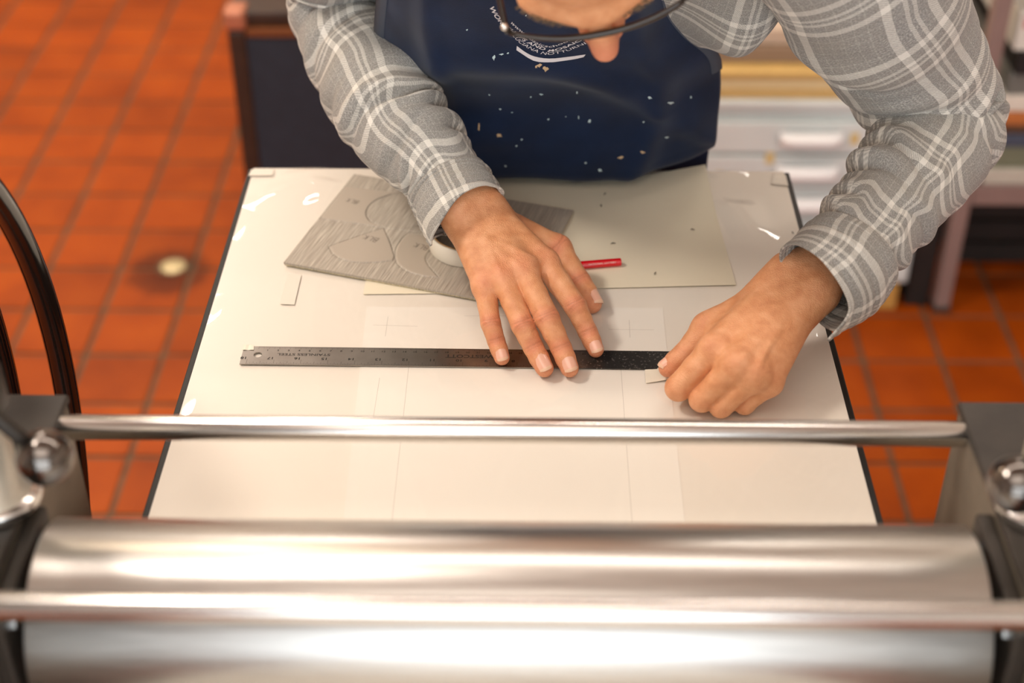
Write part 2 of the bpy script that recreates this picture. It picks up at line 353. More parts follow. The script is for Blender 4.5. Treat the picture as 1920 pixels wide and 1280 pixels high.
# rollers
ro = obj('top_roller', *lathe((-0.322, RY, RZ), (1, 0, 0), [(0, RR-0.014), (0.0, RR-0.002), (0.002, RR), (0.642, RR), (0.644, RR-0.002), (0.644, RR-0.014)], 128), M_roll, press)
for s in (-1, 1): obj('roller_shaft', *lathe((s*0.320, RY, RZ), (s, 0, 0), [(0, 0.026), (0.060, 0.026), (0.062, 0.024)], 40), M_dark, ro)
BR = 0.075; bz = BED-0.0125-BR
obj('bottom_roller', *lathe((-0.322, RY, bz), (1, 0, 0), [(0, BR-0.002), (0.002, BR), (0.642, BR), (0.644, BR-0.002)], 96), M_roll, press)
for o in press.children: 
    for p in o.data.polygons:
        if len(p.vertices) > 8: p.use_smooth = False
# side frames: upright plates either side of the bed
for s in (-1, 1):
    X0, X1 = s*0.346, s*0.404
    fr = bm_obj('side_frame', box_bm(min(X0, X1), max(X0, X1), 0.565, 0.910, 0.05, 1.067, 0.004, 2), M_frame, press)
    box('frame_cap', min(X0, X1)-0.001, max(X0, X1)+0.001, 0.563, 0.912, 1.067, 1.0735, M_dark, press, bev=0.002)
    box('foot', min(X0, X1)-0.02, max(X0, X1)+0.02, 0.40, 1.08, 0.002, 0.055, M_frame, press, bev=0.006)
    # bearing block that guides the roller shaft
    bb = box('bearing_block', min(s*0.333, s*0.346), max(s*0.333, s*0.346), RY-0.058, RY+0.058, RZ-0.055, RZ+0.050, M_dark, press, bev=0.003)
    for dy in (-0.042, 0.042):
        for dz in (-0.038, 0.034): obj('bolt', *lathe((s*0.333, RY+dy, RZ+dz), (-s, 0, 0), [(0, 0.005), (0.003, 0.005), (0.0036, 0.0042)], 6), M_rod, bb, smooth=False)
# tie rods
for nm, y, z, r in (('tie_rod', 0.885, 1.0627, 0.0100), ('tie_rod', 0.600, 1.166, 0.0078)):
    X = 0.3468 if y > 0.8 else 0.374
    obj(nm, *lathe((-X, y, z), (1, 0, 0), [(0, r-0.0015), (0.0015, r), (2*X-0.0015, r), (2*X, r-0.0015)], 40), M_rod, press)
for s in (-1, 1):
    # standard carrying the near rod, bolted to the frame
    box('rod_standard', s*0.374-0.014, s*0.374+0.014, 0.578, 0.622, 1.0735, 1.190, M_dark, press, bev=0.005)
# pressure screws with ball-ended levers
def screw(s, ball_px, ball_z, col_xy, dz=0.0):
    cx, cy = col_xy; bp = atz(ball_px[0], ball_px[1], ball_z)
    c = obj('screw_column', *lathe((cx, cy, 1.0735), (0, 0, 1), [(0, 0.026), (0.004, 0.028), (0.012, 0.028), (0.014, 0.021), (0.085, 0.021), (0.088, 0.019)], 40), M_col, press)
    obj('screw_collar', *lathe((cx, cy, 1.0740), (0, 0, 1), [(0, 0.033), (0.002, 0.034), (0.008, 0.034), (0.010, 0.033)], 40), M_rod, c)
    cap = obj('screw_head', *lathe((cx, cy, 1.155), (0, 0, 1), [(0, 0.024), (0.003, 0.026), (0.030, 0.026), (0.035, 0.022), (0.036, 0.010)], 40), M_dark, press)
    h = np.array([cx, cy, 1.172]); d = bp-h; d2 = d/np.linalg.norm(d); e2 = h-d*1.0; e2[2] = h[2]+(h[2]-bp[2])*0.2
    lv = obj('lever', *tube([bp-d2*0.004, h, e2], 0.0055, 14), M_dark, press)
    obj('ball_knob', *sphere(bp, 0.0195, 32, 20), M_ball, lv); obj('ball_knob', *sphere(e2, 0.0195, 32, 20), M_ball, lv)
screw(-1, (84, 858), 1.135, (-0.367, 0.790))
screw(1, (1906, 908), 1.135, (0.377, 0.792))
# handwheel on the left, turning the roller shaft
WX, WY, WZ, WR = -0.432, 0.744, 0.950, 0.388
pts = [(WX, WY+WR*math.cos(a), WZ+WR*math.sin(a)) for a in np.linspace(0, 2*math.pi, 97)[:-1]]
wh = obj('handwheel_rim', *tube(pts, 0.0115, 20, True), M_black, press)
obj('hub', *lathe((WX-0.075, WY, WZ), (1, 0, 0), [(0, 0.03), (0.004, 0.034), (0.095, 0.034), (0.099, 0.03)], 32), M_black, wh)
obj('axle', *lathe((WX+0.02, WY, WZ), (1, 0, 0), [(0, 0.016), (0.0475, 0.016)], 24), M_rod, wh)
obj('outer_rim', *tube([(x-0.056, y, z) for x, y, z in pts], 0.0115, 20, True), M_black, wh)
for k in range(3, 9): q = pts[k*8+4]; obj('rim_bar', *tube([(q[0]-0.047, q[1], q[2]), (q[0]-0.009, q[1], q[2])], 0.006, 10), M_black, wh)
for k in range(5):
    a = math.radians(40+72*k); d = np.array([0, math.cos(a), math.sin(a)]); c = np.array([WX, WY, WZ])
    obj('spoke', *tube([c+d*0.03, c+d*(WR-0.004)], [0.0125, 0.010], 16), M_black, wh)
# bed carriage: rails, cross bars and legs under the far and near ends
for s in (-1, 1):
    box('bed_rail', s*0.265-0.02, s*0.265+0.02, 0.16, 0.62, BED-0.075, BED-0.0135, M_dark, press, bev=0.004)
    box('bed_rail', s*0.265-0.02, s*0.265+0.02, 0.86, 1.44, BED-0.075, BED-0.0135, M_dark, press, bev=0.004)
    for y in (0.18, 1.39): box('leg', s*0.265-0.018, s*0.265+0.018, y, y+0.036, 0.002, BED-0.0755, M_frame, press, bev=0.004)
for y in (0.19, 1.395): box('cross_bar', -0.246, 0.246, y, y+0.03, BED-0.072, BED-0.03, M_dark, press, bev=0.003)
box('stretcher', -0.345, 0.345, 0.72, 0.76, 0.30, 0.36, M_frame, press, bev=0.004)

# the sliding bed with its white facing sheet
M_white = simple('white_facing', srgb(236, 228, 216), 0.32, var=0.012, scale=6, bump=0.05, bscale=60)
bed = empty('press_bed', 'long press bed with dark steel edge and white facing under the man\'s hands', 'press bed')
box('bed_plate', -0.3075, 0.3075, -0.10, 1.4885, BED-0.013, BED-0.002, M_bed, bed, bev=0.0015)
box('white_facing', -0.3010, 0.3010, -0.098, 1.4875, BED-0.002, BED-0.0004, M_white, bed, bev=0.0004, seg=1)
# ================================================================== THINGS ON THE BED
M_paper = simple('drawing_paper', srgb(238, 232, 222), 0.8, var=0.01, scale=10)
M_cream = simple('cream_paper', srgb(226, 216, 192), 0.85, var=0.025, scale=14, bump=0.05)
M_pencil = simple('graphite', srgb(196, 189, 179), 0.6)
M_tape = simple('masking_tape', srgb(232, 224, 206), 0.7, var=0.03, scale=80, bump=0.1, bscale=400)
def ribbon(p, q, w, z):
    p = np.asarray(p, float)[:2]; q = np.asarray(q, float)[:2]; d = (q-p)/np.linalg.norm(q-p); n = np.array([-d[1], d[0]])*w/2
    return [(*(p-n), z), (*(q-n), z), (*(q+n), z), (*(p+n), z)], [(0, 1, 2, 3)]
# registration sheet lying under the film
rs = empty('registration_sheet', 'large white registration sheet with faint pencil crosses under the clear film', 'paper sheet')
sheet('paper', [(-0.1475, 1.2145, BED-0.0003), (0.1455, 1.2160, BED-0.0003), (0.1420, 0.800, BED-0.0003), (-0.1360, 0.800, BED-0.0003)], 0.0003, M_paper, rs, 4)
ln = [((-0.0992, 1.1165), (-0.0985, 0.81)), ((0.0996, 1.115), (0.0992, 0.81)), ((0.0906, 1.1792), (0.1342, 1.1790)), ((0.1112, 1.195), (0.1106, 1.166)), ((-0.1385, 1.1835), (-0.095, 1.182)), ((-0.125, 1.198), (-0.125, 1.165)), ((-0.125, 1.10), (-0.126, 1.03)), ((-0.05, 1.20), (0.03, 1.201))]
obj('pencil_lines', *merge(*[ribbon(a, b, 0.0004, BED+0.00005) for a, b in ln]), M_pencil, rs, smooth=False)
# clear plastic film over the bed, its corners and edges lifting a little
m, nt, b = mat('clear_film'); nt.nodes.remove(b); out = nt.nodes['Material Output']
tr = N(nt, 'ShaderNodeBsdfTransparent'); tr.inputs[0].default_value = (0.985, 0.985, 0.98, 1); gl = N(nt, 'ShaderNodeBsdfGlossy'); gl.inputs['Roughness'].default_value = 0.05
lw = N(nt, 'ShaderNodeLayerWeight'); lw.inputs[0].default_value = 0.5; pw = N(nt, 'ShaderNodeMath', operation='POWER'); pw.inputs[1].default_value = 5.0; L(nt, lw.outputs['Facing'], pw.inputs[0])
fr = N(nt, 'ShaderNodeMath', operation='MULTIPLY_ADD'); fr.inputs[1].default_value = 0.95; fr.inputs[2].default_value = 0.045; L(nt, pw.outputs[0], fr.inputs[0]); mx = N(nt, 'ShaderNodeMixShader'); L(nt, fr.outputs[0], mx.inputs[0]); L(nt, tr.outputs[0], mx.inputs[1]); L(nt, gl.outputs[0], mx.inputs[2]); L(nt, mx.outputs[0], out.inputs[0]); M_film = m
LO = np.array([-0.2389, 1.2850]); LA = math.radians(-17.0); le = np.array([math.cos(LA), math.sin(LA)]); lf = np.array([-le[1], le[0]]); LW, LH = 0.256, 0.1885; LZ = BED+0.0013
def bumpf(x, y, cx, cy, a, sx, sy, rot=0.0):
    c, s = math.cos(rot), math.sin(rot); u = ((x-cx)*c+(y-cy)*s)/sx; v = (-(x-cx)*s+(y-cy)*c)/sy; return a*math.exp(-u*u-v*v)
def ridge(px): return catmull([atz(a, b_, BED)[:2] for a, b_ in px], 24)
RIDGES = [(ridge([(490, 402), (530, 366), (575, 350), (626, 342)]), 0.0062, 0.024), (ridge([(628, 336), (614, 366), (588, 408)]), 0.0052, 0.018), (ridge([(520, 333), (570, 328), (625, 320)]), 0.0025, 0.010), (ridge([(1372, 376), (1398, 412), (1436, 466)]), 0.0058, 0.020), (ridge([(1336, 334), (1370, 328), (1402, 318)]), 0.0028, 0.010), (ridge([(1345, 372), (1372, 394)]), 0.0020, 0.009)]
def film_z(x, y):
    z = 0.0
    for P, a, w in RIDGES:
        if P[:, 0].min()-0.05 < x < P[:, 0].max()+0.05 and P[:, 1].min()-0.05 < y < P[:, 1].max()+0.05:
            A, B = P[:-1], P[1:]; d = B-A; t = np.clip(((x-A[:, 0])*d[:, 0]+(y-A[:, 1])*d[:, 1])/(d*d).sum(1), 0, 1); q = np.hypot(x-A[:, 0]-t*d[:, 0], y-A[:, 1]-t*d[:, 1]); k = int(q.argmin())
            s_ = (k+t[k])/len(d); z += a*math.exp(-(q[k]/w)**2)*min(1.0, 4*s_+0.05, 4*(1-s_)+0.05)
    e = math.exp(-((abs(x)-0.289)/0.008)**2); z += 0.0016*e*max(0.0, math.sin(y*38.0+(1.3 if x > 0 else 0)))**2
    q = np.array([x, y])-LO; lx, ly = q@le, q@lf                    # flat where the lino block and the cream sheet lie on it
    z *= min(1.0, max(0.0, max(-lx, -ly)/0.010)) if (lx < LW) else 1.0
    if x > 0: z *= min(1.0, max(0.0, (x-0.2125-(1.48-y)*0.0513)/0.010))
    return BED+0.0006+z
nx, ny = 150, 170
V, F = grid(lambda u, v: (-0.3+0.6*u, 1.4868-1.17*v, film_z(-0.3+0.6*u, 1.4868-1.17*v)) , nx, 260)
tag(obj('plastic_film', V, [f[::-1] for f in F], M_film), 'clear glossy plastic film covering the white bed, corners lifting', 'film')

# steel rule
ru = empty('steel_ruler', 'long stainless steel ruler pressed flat by the spread hand', 'ruler', loc=(-0.2580, 1.1170, BED+0.0010)); ru.rotation_euler = (0, 0, math.radians(-0.42))
m, nt, b = mat('ruler_steel'); b.inputs['Metallic'].default_value = 1.0
tc = N(nt, 'ShaderNodeTexCoord'); sx = N(nt, 'ShaderNodeSeparateXYZ'); L(nt, tc.outputs['Object'], sx.inputs[0])
n1 = N(nt, 'ShaderNodeTexNoise', i_Scale=26.0, i_Detail=5.0); L(nt, tc.outputs['Object'], n1.inputs['Vector'])
n2 = N(nt, 'ShaderNodeTexNoise', i_Scale=420.0, i_Detail=4.0); L(nt, tc.outputs['Object'], n2.inputs['Vector'])
ma = N(nt, 'ShaderNodeMath', operation='MULTIPLY_ADD'); ma.inputs[1].default_value = 0.05; L(nt, n1.outputs['Fac'], ma.inputs[0]); L(nt, sx.outputs['X'], ma.inputs[2])
inkm = ramp(nt, ma.outputs[0], [(0.335, (0, 0, 0)), (0.362, (1, 1, 1))])              # the right third is stained with dried black ink
spk = ramp(nt, n2.outputs['Fac'], [(0.60, (1, 1, 1)), (0.66, (0, 0, 0))])
mm = N(nt, 'ShaderNodeMath', operation='MULTIPLY'); L(nt, inkm.outputs[0], mm.inputs[0]); L(nt, spk.outputs[0], mm.inputs[1])
base = ramp(nt, n1.outputs['Fac'], [(0.3, (0.25, 0.225, 0.20)), (0.7, (0.36, 0.33, 0.295))])
mc = N(nt, 'ShaderNodeMix', data_type='RGBA'); L(nt, mm.outputs[0], mc.inputs[0]); L(nt, base.outputs[0], mc.inputs[6]); mc.inputs[7].default_value = (0.018, 0.016, 0.014, 1); L(nt, mc.outputs[2], b.inputs['Base Color'])
mt = N(nt, 'ShaderNodeMath', operation='SUBTRACT'); mt.inputs[0].default_value = 1.0; L(nt, mm.outputs[0], mt.inputs[1]); L(nt, mt.outputs[0], b.inputs['Metallic'])
b.inputs['Roughness'].default_value = 0.34; M_ruler = m
RL, RW, RT = 0.472, 0.0278, 0.0010
def ruler_mesh():
    hx, hy, hr, n = 0.0150, 0.0145, 0.0040, 32; cx0, cx1 = 0.004, 0.029     # a cell round the hole, then one long strip
    def loop(r, z): return [(hx+r*math.cos(2*math.pi*k/n), hy+r*math.sin(2*math.pi*k/n), z) for k in range(n)]
    def sq(z):
        o = []
        for k in range(n):
            a = 2*math.pi*k/n; c, s = math.cos(a), math.sin(a); t = min(((cx1-hx) if c > 0 else (hx-0.0))/abs(c) if abs(c) > 1e-6 else 9, ((RW-hy) if s > 0 else hy)/abs(s) if abs(s) > 1e-6 else 9); o.append((hx+t*c, hy+t*s, z))
        return o
    V = loop(hr, RT)+sq(RT)+loop(hr, 0)+sq(0); F = []
    for k in range(n):
        j = (k+1) % n; F += [(k, n+k, n+j, j), (2*n+j, 3*n+j, 3*n+k, 2*n+k), (k, j, 2*n+j, 2*n+k)]
    bv = len(V); V += [(cx1, 0, RT), (RL, 0, RT), (RL, RW, RT), (cx1, RW, RT), (cx1, 0, 0), (RL, 0, 0), (RL, RW, 0), (cx1, RW, 0)]
    F += [tuple(bv+i for i in f) for f in ((0, 1, 2, 3), (7, 6, 5, 4), (0, 4, 5, 1), (1, 5, 6, 2), (2, 6, 7, 3))]
    V += [(0, 0, RT), (cx1, 0, RT), (cx1, RW, RT), (0, RW, RT), (0, 0, 0), (cx1, 0, 0), (cx1, RW, 0), (0, RW, 0)]; q = bv+8
    F += [(q, q+4, q+5, q+1), (q+2, q+6, q+7, q+3), (q+3, q+7, q+4, q)]
    for cx, cy, s0 in ((0, 0, 5/8), (0, RW, 3/8), (cx1, 0, 7/8), (cx1, RW, 1/8)):   # fill each corner the fan leaves open
        ks = sorted(range(n), key=lambda k: math.hypot(V[n+k][0]-cx, V[n+k][1]-cy))[:6]; ks = sorted(k for k in ks)
        a_ = [k for k in range(n)]
        ang = math.atan2(cy-hy, cx-hx) % (2*math.pi); k1 = int(ang/(2*math.pi)*n) % n; k2 = (k1+1) % n
        for z_, o_, fl in ((RT, n, 1), (0, 3*n, 0)):
            V.append((cx, cy, z_)); i_ = len(V)-1; F.append((o_+k1, i_, o_+k2) if fl else (o_+k2, i_, o_+k1))
    return V, F
bar = obj('blade', *ruler_mesh(), M_ruler, ru, smooth=False)
M_ink = simple('ruler_print', srgb(30, 26, 22), 0.6)
mk = []; Z = RT+0.00006
for k in range(18*16+1):                                          # inch scale on the near edge
    x = 0.0062+k*0.0254/16; h = 0.0072 if k % 16 == 0 else 0.0048 if k % 8 == 0 else 0.0036 if k % 4 == 0 else 0.0026 if k % 2 == 0 else 0.0018
    if x < RL-0.001: mk.append(ribbon((x, 0.0002), (x, h), 0.00022, Z))
for k in range(0, 456):                                           # centimetre scale on the far edge
    x = 0.0145+k*0.001; h = 0.0042 if k % 10 == 0 else 0.0032 if k % 5 == 0 else 0.0022
    if x < RL-0.001: mk.append(ribbon((x, RW-0.0002), (x, RW-h), 0.0002, Z))
def put(s, x, y, size, flip, bold=0.0, sx=1.0):
    V, F = text_mesh(s, size, bold, 'CENTER'); V = V.copy(); V[:, 0] *= sx; V[:, 1] -= size*0.35
    if flip: V[:, :2] *= -1
    return [(v[0]+x, v[1]+y, Z+0.00002) for v in V], F
for n in range(1, 19): mk.append(put(str(n), 0.0021+(18-n)*0.0254+0.0005, 0.0092, 0.0050, True, 0.00012, 1.3))
for n in range(1, 45): mk.append(put(str(n), 0.0145+n*0.010-0.0012, RW-0.0060, 0.0032, False, 0.00006, 1.25))
mk.append(put('STAINLESS STEEL', 0.0585, 0.0155, 0.0048, True, 0.00006, 1.4))
mk.append(put('WESTCOTT', 0.2150, 0.0158, 0.0070, True, 0.00015, 1.2))
obj('scale_markings', *merge(*mk), M_ink, ru, smooth=False)
tag(sheet('tape_scrap', [(-0.2585, 1.1462, BED+0.0022), (-0.2487, 1.1464, BED+0.0022), (-0.2478, 1.1385, BED+0.0022), (-0.2588, 1.1382, BED+0.0022)], 0.0002, M_tape, None, 5, lambda u, v: 0.0003*math.sin(9*u)), 'tiny cream tape scrap stuck on the ruler\'s left end', 'tape')

# cream sheets
e = tag(sheet('cream_paper', [(-0.150, 1.4785, BED+0.0008), (0.060, 1.4835, BED+0.0008), (0.062, 1.2415, BED+0.0008), (-0.1528, 1.2348, BED+0.0008)], 0.0003, M_cream, None, 6), 'cream paper mostly hidden beneath the grey lino block', 'paper sheet')
def lift(u, v): return 0.010*max(0, 0.35-v)*max(0, u-0.5)*6
tag(sheet('cream_paper', [(0.029, 1.4500, BED+0.0012), (0.2105, 1.4800, BED+0.0012), (0.2220, 1.2557, BED+0.0012), (0.012, 1.2440, BED+0.0012)], 0.0004, M_cream, None, 14, lift), 'cream paper sheet under the red pencil, touching the apron', 'paper sheet')

# grey lino block, partly carved
lino = empty('lino_block', 'grey lino block with carved petal shapes and pencilled letters', 'lino block', loc=(LO[0], LO[1], LZ)); lino.rotation_euler = (0, 0, LA)
def lloc(px, py): p = atz(px, py, LZ+0.0048)[:2]-LO; return np.array([p@le, p@lf])
def poly(pts, n=40): return catmull([lloc(*p) for p in pts], n)
fanP = np.vstack([poly([(720, 426), (668, 443), (617, 461)], 8), poly([(617, 461), (626, 476), (645, 486), (668, 491), (705, 491), (737, 487)], 30), poly([(740, 479), (731, 451), (720, 426)], 12)])
lowP = np.vstack([poly([(765, 436), (750, 452), (742, 470), (743, 488), (753, 500), (770, 510), (797, 517), (823, 519)], 40), poly([(815, 510), (803, 496), (798, 480), (812, 462), (830, 445)], 16)])
topP = np.vstack([poly([(648, 348), (700, 354), (759, 361)], 10), poly([(735, 363), (708, 373), (692, 386), (687, 400), (695, 414), (720, 425)], 30), poly([(718, 426), (660, 417), (600, 409)], 10)])
nX, nY = 330, 244; gx = np.linspace(0, LW, nX); gy = np.linspace(0, LH, nY); GX, GY = np.meshgrid(gx, gy)
def inside(P):
    r = np.zeros(GX.shape, bool); j = len(P)-1
    for i in range(len(P)):
        a, b_ = P[i], P[j]; c = ((a[1] > GY) != (b_[1] > GY)) & (GX < (b_[0]-a[0])*(GY-a[1])/(b_[1]-a[1]+1e-12)+a[0]); r ^= c; j = i
    return r
def near(P, closed=True):
    d = np.full(GX.shape, 9.0); m_ = len(P)
    for i in range(m_ if closed else m_-1):
        a, b_ = P[i], P[(i+1) % m_]; ab = b_-a; t = np.clip(((GX-a[0])*ab[0]+(GY-a[1])*ab[1])/(ab@ab+1e-12), 0, 1); d = np.minimum(d, np.hypot(GX-a[0]-t*ab[0], GY-a[1]-t*ab[1]))
    return d
flat = inside(fanP) | inside(lowP) | inside(topP)
dd = np.minimum(np.minimum(near(fanP), near(lowP)), near(topP))
for P in (poly([(600, 409), (660, 417), (720, 426), (789, 434)], 14), poly([(720, 426), (745, 428), (785, 422), (830, 400)], 14)): dd = np.minimum(dd, near(P, False))
def vnoise(a, b_, s1, s2, seed):
    r = np.random.default_rng(seed); G = r.normal(size=(600, 600)); u, v = (a*s1) % 590, (b_*s2) % 590; i, j = u.astype(int), v.astype(int); fu, fv = u-i, v-j
    return G[i, j]*(1-fu)*(1-fv)+G[i+1, j]*fu*(1-fv)+G[i, j+1]*(1-fu)*fv+G[i+1, j+1]*fu*fv
ca, sa = math.cos(math.radians(88)), math.sin(math.radians(88)); A_ = GX*ca+GY*sa+3; B_ = -GX*sa+GY*ca+3
hatch = vnoise(A_, B_, 60, 900, 3)*0.00016+vnoise(A_, B_, 30, 400, 4)*0.00010
hgt = np.where(flat, 0.0, -0.0006+hatch); hgt -= 0.0010*np.exp(-(dd/0.0009)**2); hgt = np.minimum(hgt, 0.0)
V = [(GX[j, i], GY[j, i], 0.0048+hgt[j, i]) for j in range(nY) for i in range(nX)]
F = [(j*nX+i, j*nX+i+1, (j+1)*nX+i+1, (j+1)*nX+i) for j in range(nY-1) for i in range(nX-1)]
k0 = len(V); per = list(range(nX))+[j*nX+nX-1 for j in range(1, nY)]+[(nY-1)*nX+i for i in range(nX-2, -1, -1)]+[j*nX for j in range(nY-2, 0, -1)]
V += [(V[i][0], V[i][1], 0.0016) for i in per]
for i in range(len(per)): j = (i+1) % len(per); F.append((per[j], per[i], k0+i, k0+j))
m, nt, b = mat('grey_lino'); geo = N(nt, 'ShaderNodeTexCoord'); sz = N(nt, 'ShaderNodeSeparateXYZ'); L(nt, geo.outputs['Object'], sz.inputs[0])
mp = N(nt, 'ShaderNodeMapping'); mp.inputs['Scale'].default_value = (640, 26, 1); L(nt, geo.outputs['Object'], mp.inputs[0])
nn = N(nt, 'ShaderNodeTexNoise', i_Scale=1.0, i_Detail=3.0); L(nt, mp.outputs[0], nn.inputs['Vector'])
# carved lino shows paler fresh gouge streaks; the uncut skin stays even grey
cut = ramp(nt, None, [(0.0, (1, 1, 1)), (1.0, (0, 0, 0))]); mr = N(nt, 'ShaderNodeMapRange'); mr.inputs['From Min'].default_value = 0.0042; mr.inputs['From Max'].default_value = 0.0047; L(nt, sz.outputs['Z'], mr.inputs['Value']); L(nt, mr.outputs[0], cut.inputs[0])
stk = ramp(nt, nn.outputs['Fac'], [(0.35, srgb(158, 148, 135)), (0.55, srgb(174, 164, 150)), (0.72, srgb(204, 196, 180))])
mc = N(nt, 'ShaderNodeMix', data_type='RGBA'); L(nt, cut.outputs[0], mc.inputs[0]); mc.inputs[6].default_value = rgba(srgb(176, 164, 149)); L(nt, stk.outputs[0], mc.inputs[7]); L(nt, mc.outputs[2], b.inputs['Base Color']); b.inputs['Roughness'].default_value = 0.55
obj('lino_face', V, F, m, lino, smooth=False)
M_hes = simple('hessian', srgb(196, 184, 150), 0.9, var=0.5, scale=600, bump=0.6, bscale=900)
bx = box('hessian_backing', 0.0004, LW-0.0004, 0.0004, LH-0.0004, 0.0, 0.0016, M_hes, lino, bev=0.0003, seg=1)
M_graph = simple('pencil_mark', srgb(92, 84, 76), 0.6)
def script(strokes, o, sc, ang, w, z):
    c, s = math.cos(ang), math.sin(ang); out = []
    for st in strokes:
        P = [(o[0]+(x*c-y*s)*sc, o[1]+(x*s+y*c)*sc) for x, y in st]
        out += [ribbon(P[i], P[i+1], w, z) for i in range(len(P)-1)]
    return out
Bs = [[(0, 0), (0.05, 1)], [(0.05, 1), (0.4, 0.95), (0.42, 0.65), (0.03, 0.52)], [(0.03, 0.52), (0.5, 0.45), (0.48, 0.08), (0, 0)]]
Ls = [[(0.75, 1), (0.7, 0.05), (1.15, 0.0)]]; Ks = [[(1.45, 1), (1.4, 0)], [(1.85, 0.9), (1.42, 0.45), (1.9, 0.0)]]
for (px, py), sc, an in (((711, 447), 0.0085, 172), ((674, 377), 0.0075, 172), ((806, 462), 0.0085, 172)):
    obj('pencil_letters', *merge(*script(Bs+Ls+Ks, lloc(px, py), sc, math.radians(an), 0.0006, 0.00495)), M_graph, lino, smooth=False)

# roll of white tape under the wrist
tc0 = atz(880, 431, BED+0.0062+0.019); tz = BED+0.0063
tp = empty('tape_roll', 'roll of white tape lying on the lino under the wrist', 'tape roll', loc=(tc0[0], tc0[1], tz))
M_wt = simple('white_tape', srgb(240, 234, 218), 0.55, var=0.02, scale=50); M_core = simple('card_core', srgb(176, 136, 88), 0.85, var=0.15, scale=120); M_coredark = simple('black_core_lining', srgb(34, 29, 25), 0.6)
obj('tape_winding', *lathe((0, 0, 0), (0, 0, 1), [(0, 0.0395), (0, 0.0418), (0.0004, 0.042), (0.0186, 0.042), (0.019, 0.0418), (0.019, 0.0395)], 72, True), M_wt, tp)
obj('core', *lathe((0, 0, 0), (0, 0, 1), [(0, 0.0378), (0, 0.0395), (0.0192, 0.0395), (0.0192, 0.0378)], 72, True), M_core, tp)
obj('core_lining', *lathe((0, 0, 0), (0, 0, 1), [(0.0003, 0.0372), (0.0003, 0.0378), (0.0190, 0.0378), (0.0190, 0.0372)], 72, True), M_coredark, tp)

# short red pencil
pe = empty('pencil', 'short red hexagonal pencil beside the thumb', 'pencil')
pA = atz(1086, 497.5, BED+0.0055); pB = atz(1164, 491.0, BED+0.0055); pd = (pB-pA)/np.linalg.norm(pB-pA)
M_red = simple('red_lacquer', srgb(214, 10, 22), 0.28, coat=0.4); M_wood = simple('pencil_wood', srgb(206, 160, 104), 0.7, var=0.1, scale=200); M_lead = simple('pencil_lead', srgb(40, 38, 38), 0.4)
_, pu, pw = frame_of(pd); V = []; F = []; Rp = 0.0042; nn_ = 30
for r_i, (t, rr) in enumerate(((0.0, 1.0), (0.0425, 1.0), (0.0434, 0.94))):
    for k in range(nn_):
        a = 2*math.pi*k/nn_; q = (k % 5)/5*math.pi/3; rad = Rp*0.5*(math.sqrt(3)/2/math.cos(q-math.pi/6)+1)*rr; t2 = t-(0.0012*math.cos(6*a) if r_i == 0 else 0)
        V.append(pA+pd*t2+(pu*math.cos(a)+pw*math.sin(a))*rad)
for i in range(2):
    for k in range(nn_): F.append((i*nn_+k, i*nn_+(k+1) % nn_, (i+1)*nn_+(k+1) % nn_, (i+1)*nn_+k))
F.append(tuple(2*nn_+k for k in range(nn_))); obj('barrel', V, F, M_red, pe, smooth=False)
obj('sharpened_wood', *lathe(pA+pd*0.003, -pd, [(0, Rp*0.93), (0.012, 0.0018)], 24), M_wood, pe); obj('lead', *lathe(pA-pd*0.008, -pd, [(0, 0.0017), (0.005, 0.0003)], 12), M_lead, pe)
tv, tf = text_mesh('NATIONAL LOTTERY', 0.0024, 0.00002, 'LEFT'); tw = tv[:, 0].max(); side = np.cross(pd, [0, 0, 1.0]); nrm = side*0.80+np.array([0, 0, 1.0])*0.60; upd = -side*0.60+np.array([0, 0, 1.0])*0.80
obj('lettering', [pA+pd*(0.009+v[0]*0.029/tw)+nrm*(Rp*0.985)+upd*(v[1]-0.0009) for v in tv], tf, simple('silver_print', srgb(235, 190, 180), 0.4), pe, smooth=False)

# tape pieces
def strip(nm, px, z, lab, lift=None, m=M_tape):
    if lift == 'film':                                         # lies on the film and follows its waves
        A, B, C_, D = [atz(x, y, z) for x, y in px]
        def lift(u, v): p = (A*(1-u)+B*u)*(1-v)+(D*(1-u)+C_*u)*v; return film_z(p[0], p[1])-BED+0.0005
    return tag(sheet(nm, [atz(x, y, z) for x, y in px], 0.0002, m, None, 8, lift), lab, 'tape')
M_old = simple('old_tape', srgb(222, 214, 200), 0.5)
strip('tape_strip', [(1209, 693), (1254, 689), (1262, 712), (1211, 718)], BED+0.0012, 'short white tape strip pinched between the thumb and finger', lambda u, v: 0.0022*u*u)
strip('tape_strip', [(472, 319), (514, 319), (512, 331), (466, 331)], BED, 'pale tape strip at the bed\'s far left corner', 'film', M_old)
strip('tape_strip', [(1449, 328), (1473, 330), (1478, 350), (1446, 346)], BED, 'white tape strip at the bed\'s far right corner', 'film', M_old)
strip('tape_strip', [(540, 513), (565, 515), (552, 571), (525, 570)], BED+0.0009, 'worn translucent tape patch left of the lino block', None, M_old)
# lino crumbs
M_crumb = simple('lino_crumb', srgb(96, 88, 76), 0.8)
for i, (x, y, z, lab) in enumerate(((1228, 513, 0.0019, 'dark crumb on the cream sheet near its right bottom edge'), (1298, 431, 0.0019, 'dark crumb at the right of the cream sheet'), (1127, 386, 0.0019, 'dark crumb at the top left of the cream sheet'), (1149, 457, 0.0019, 'pale crumb above the red pencil'), (1134, 364, 0.0019, 'tiny dark crumb below the apron edge'), (1486, 437, 0.0009, 'tiny black crumb at the bed\'s right edge'))):
    p = atz(x, y, BED+z); a = rng.uniform(0, 3); c = np.array([math.cos(a), math.sin(a), 0])*0.0024
    tag(obj('lino_crumb', *tube([p-c+[0, 0, .0004], p+[0, 0, .0011], p+c+[0.0006, 0, .0005]], [0.0003, 0.0007, 0.0003], 6), M_crumb), lab, 'crumb', 'lino crumbs')
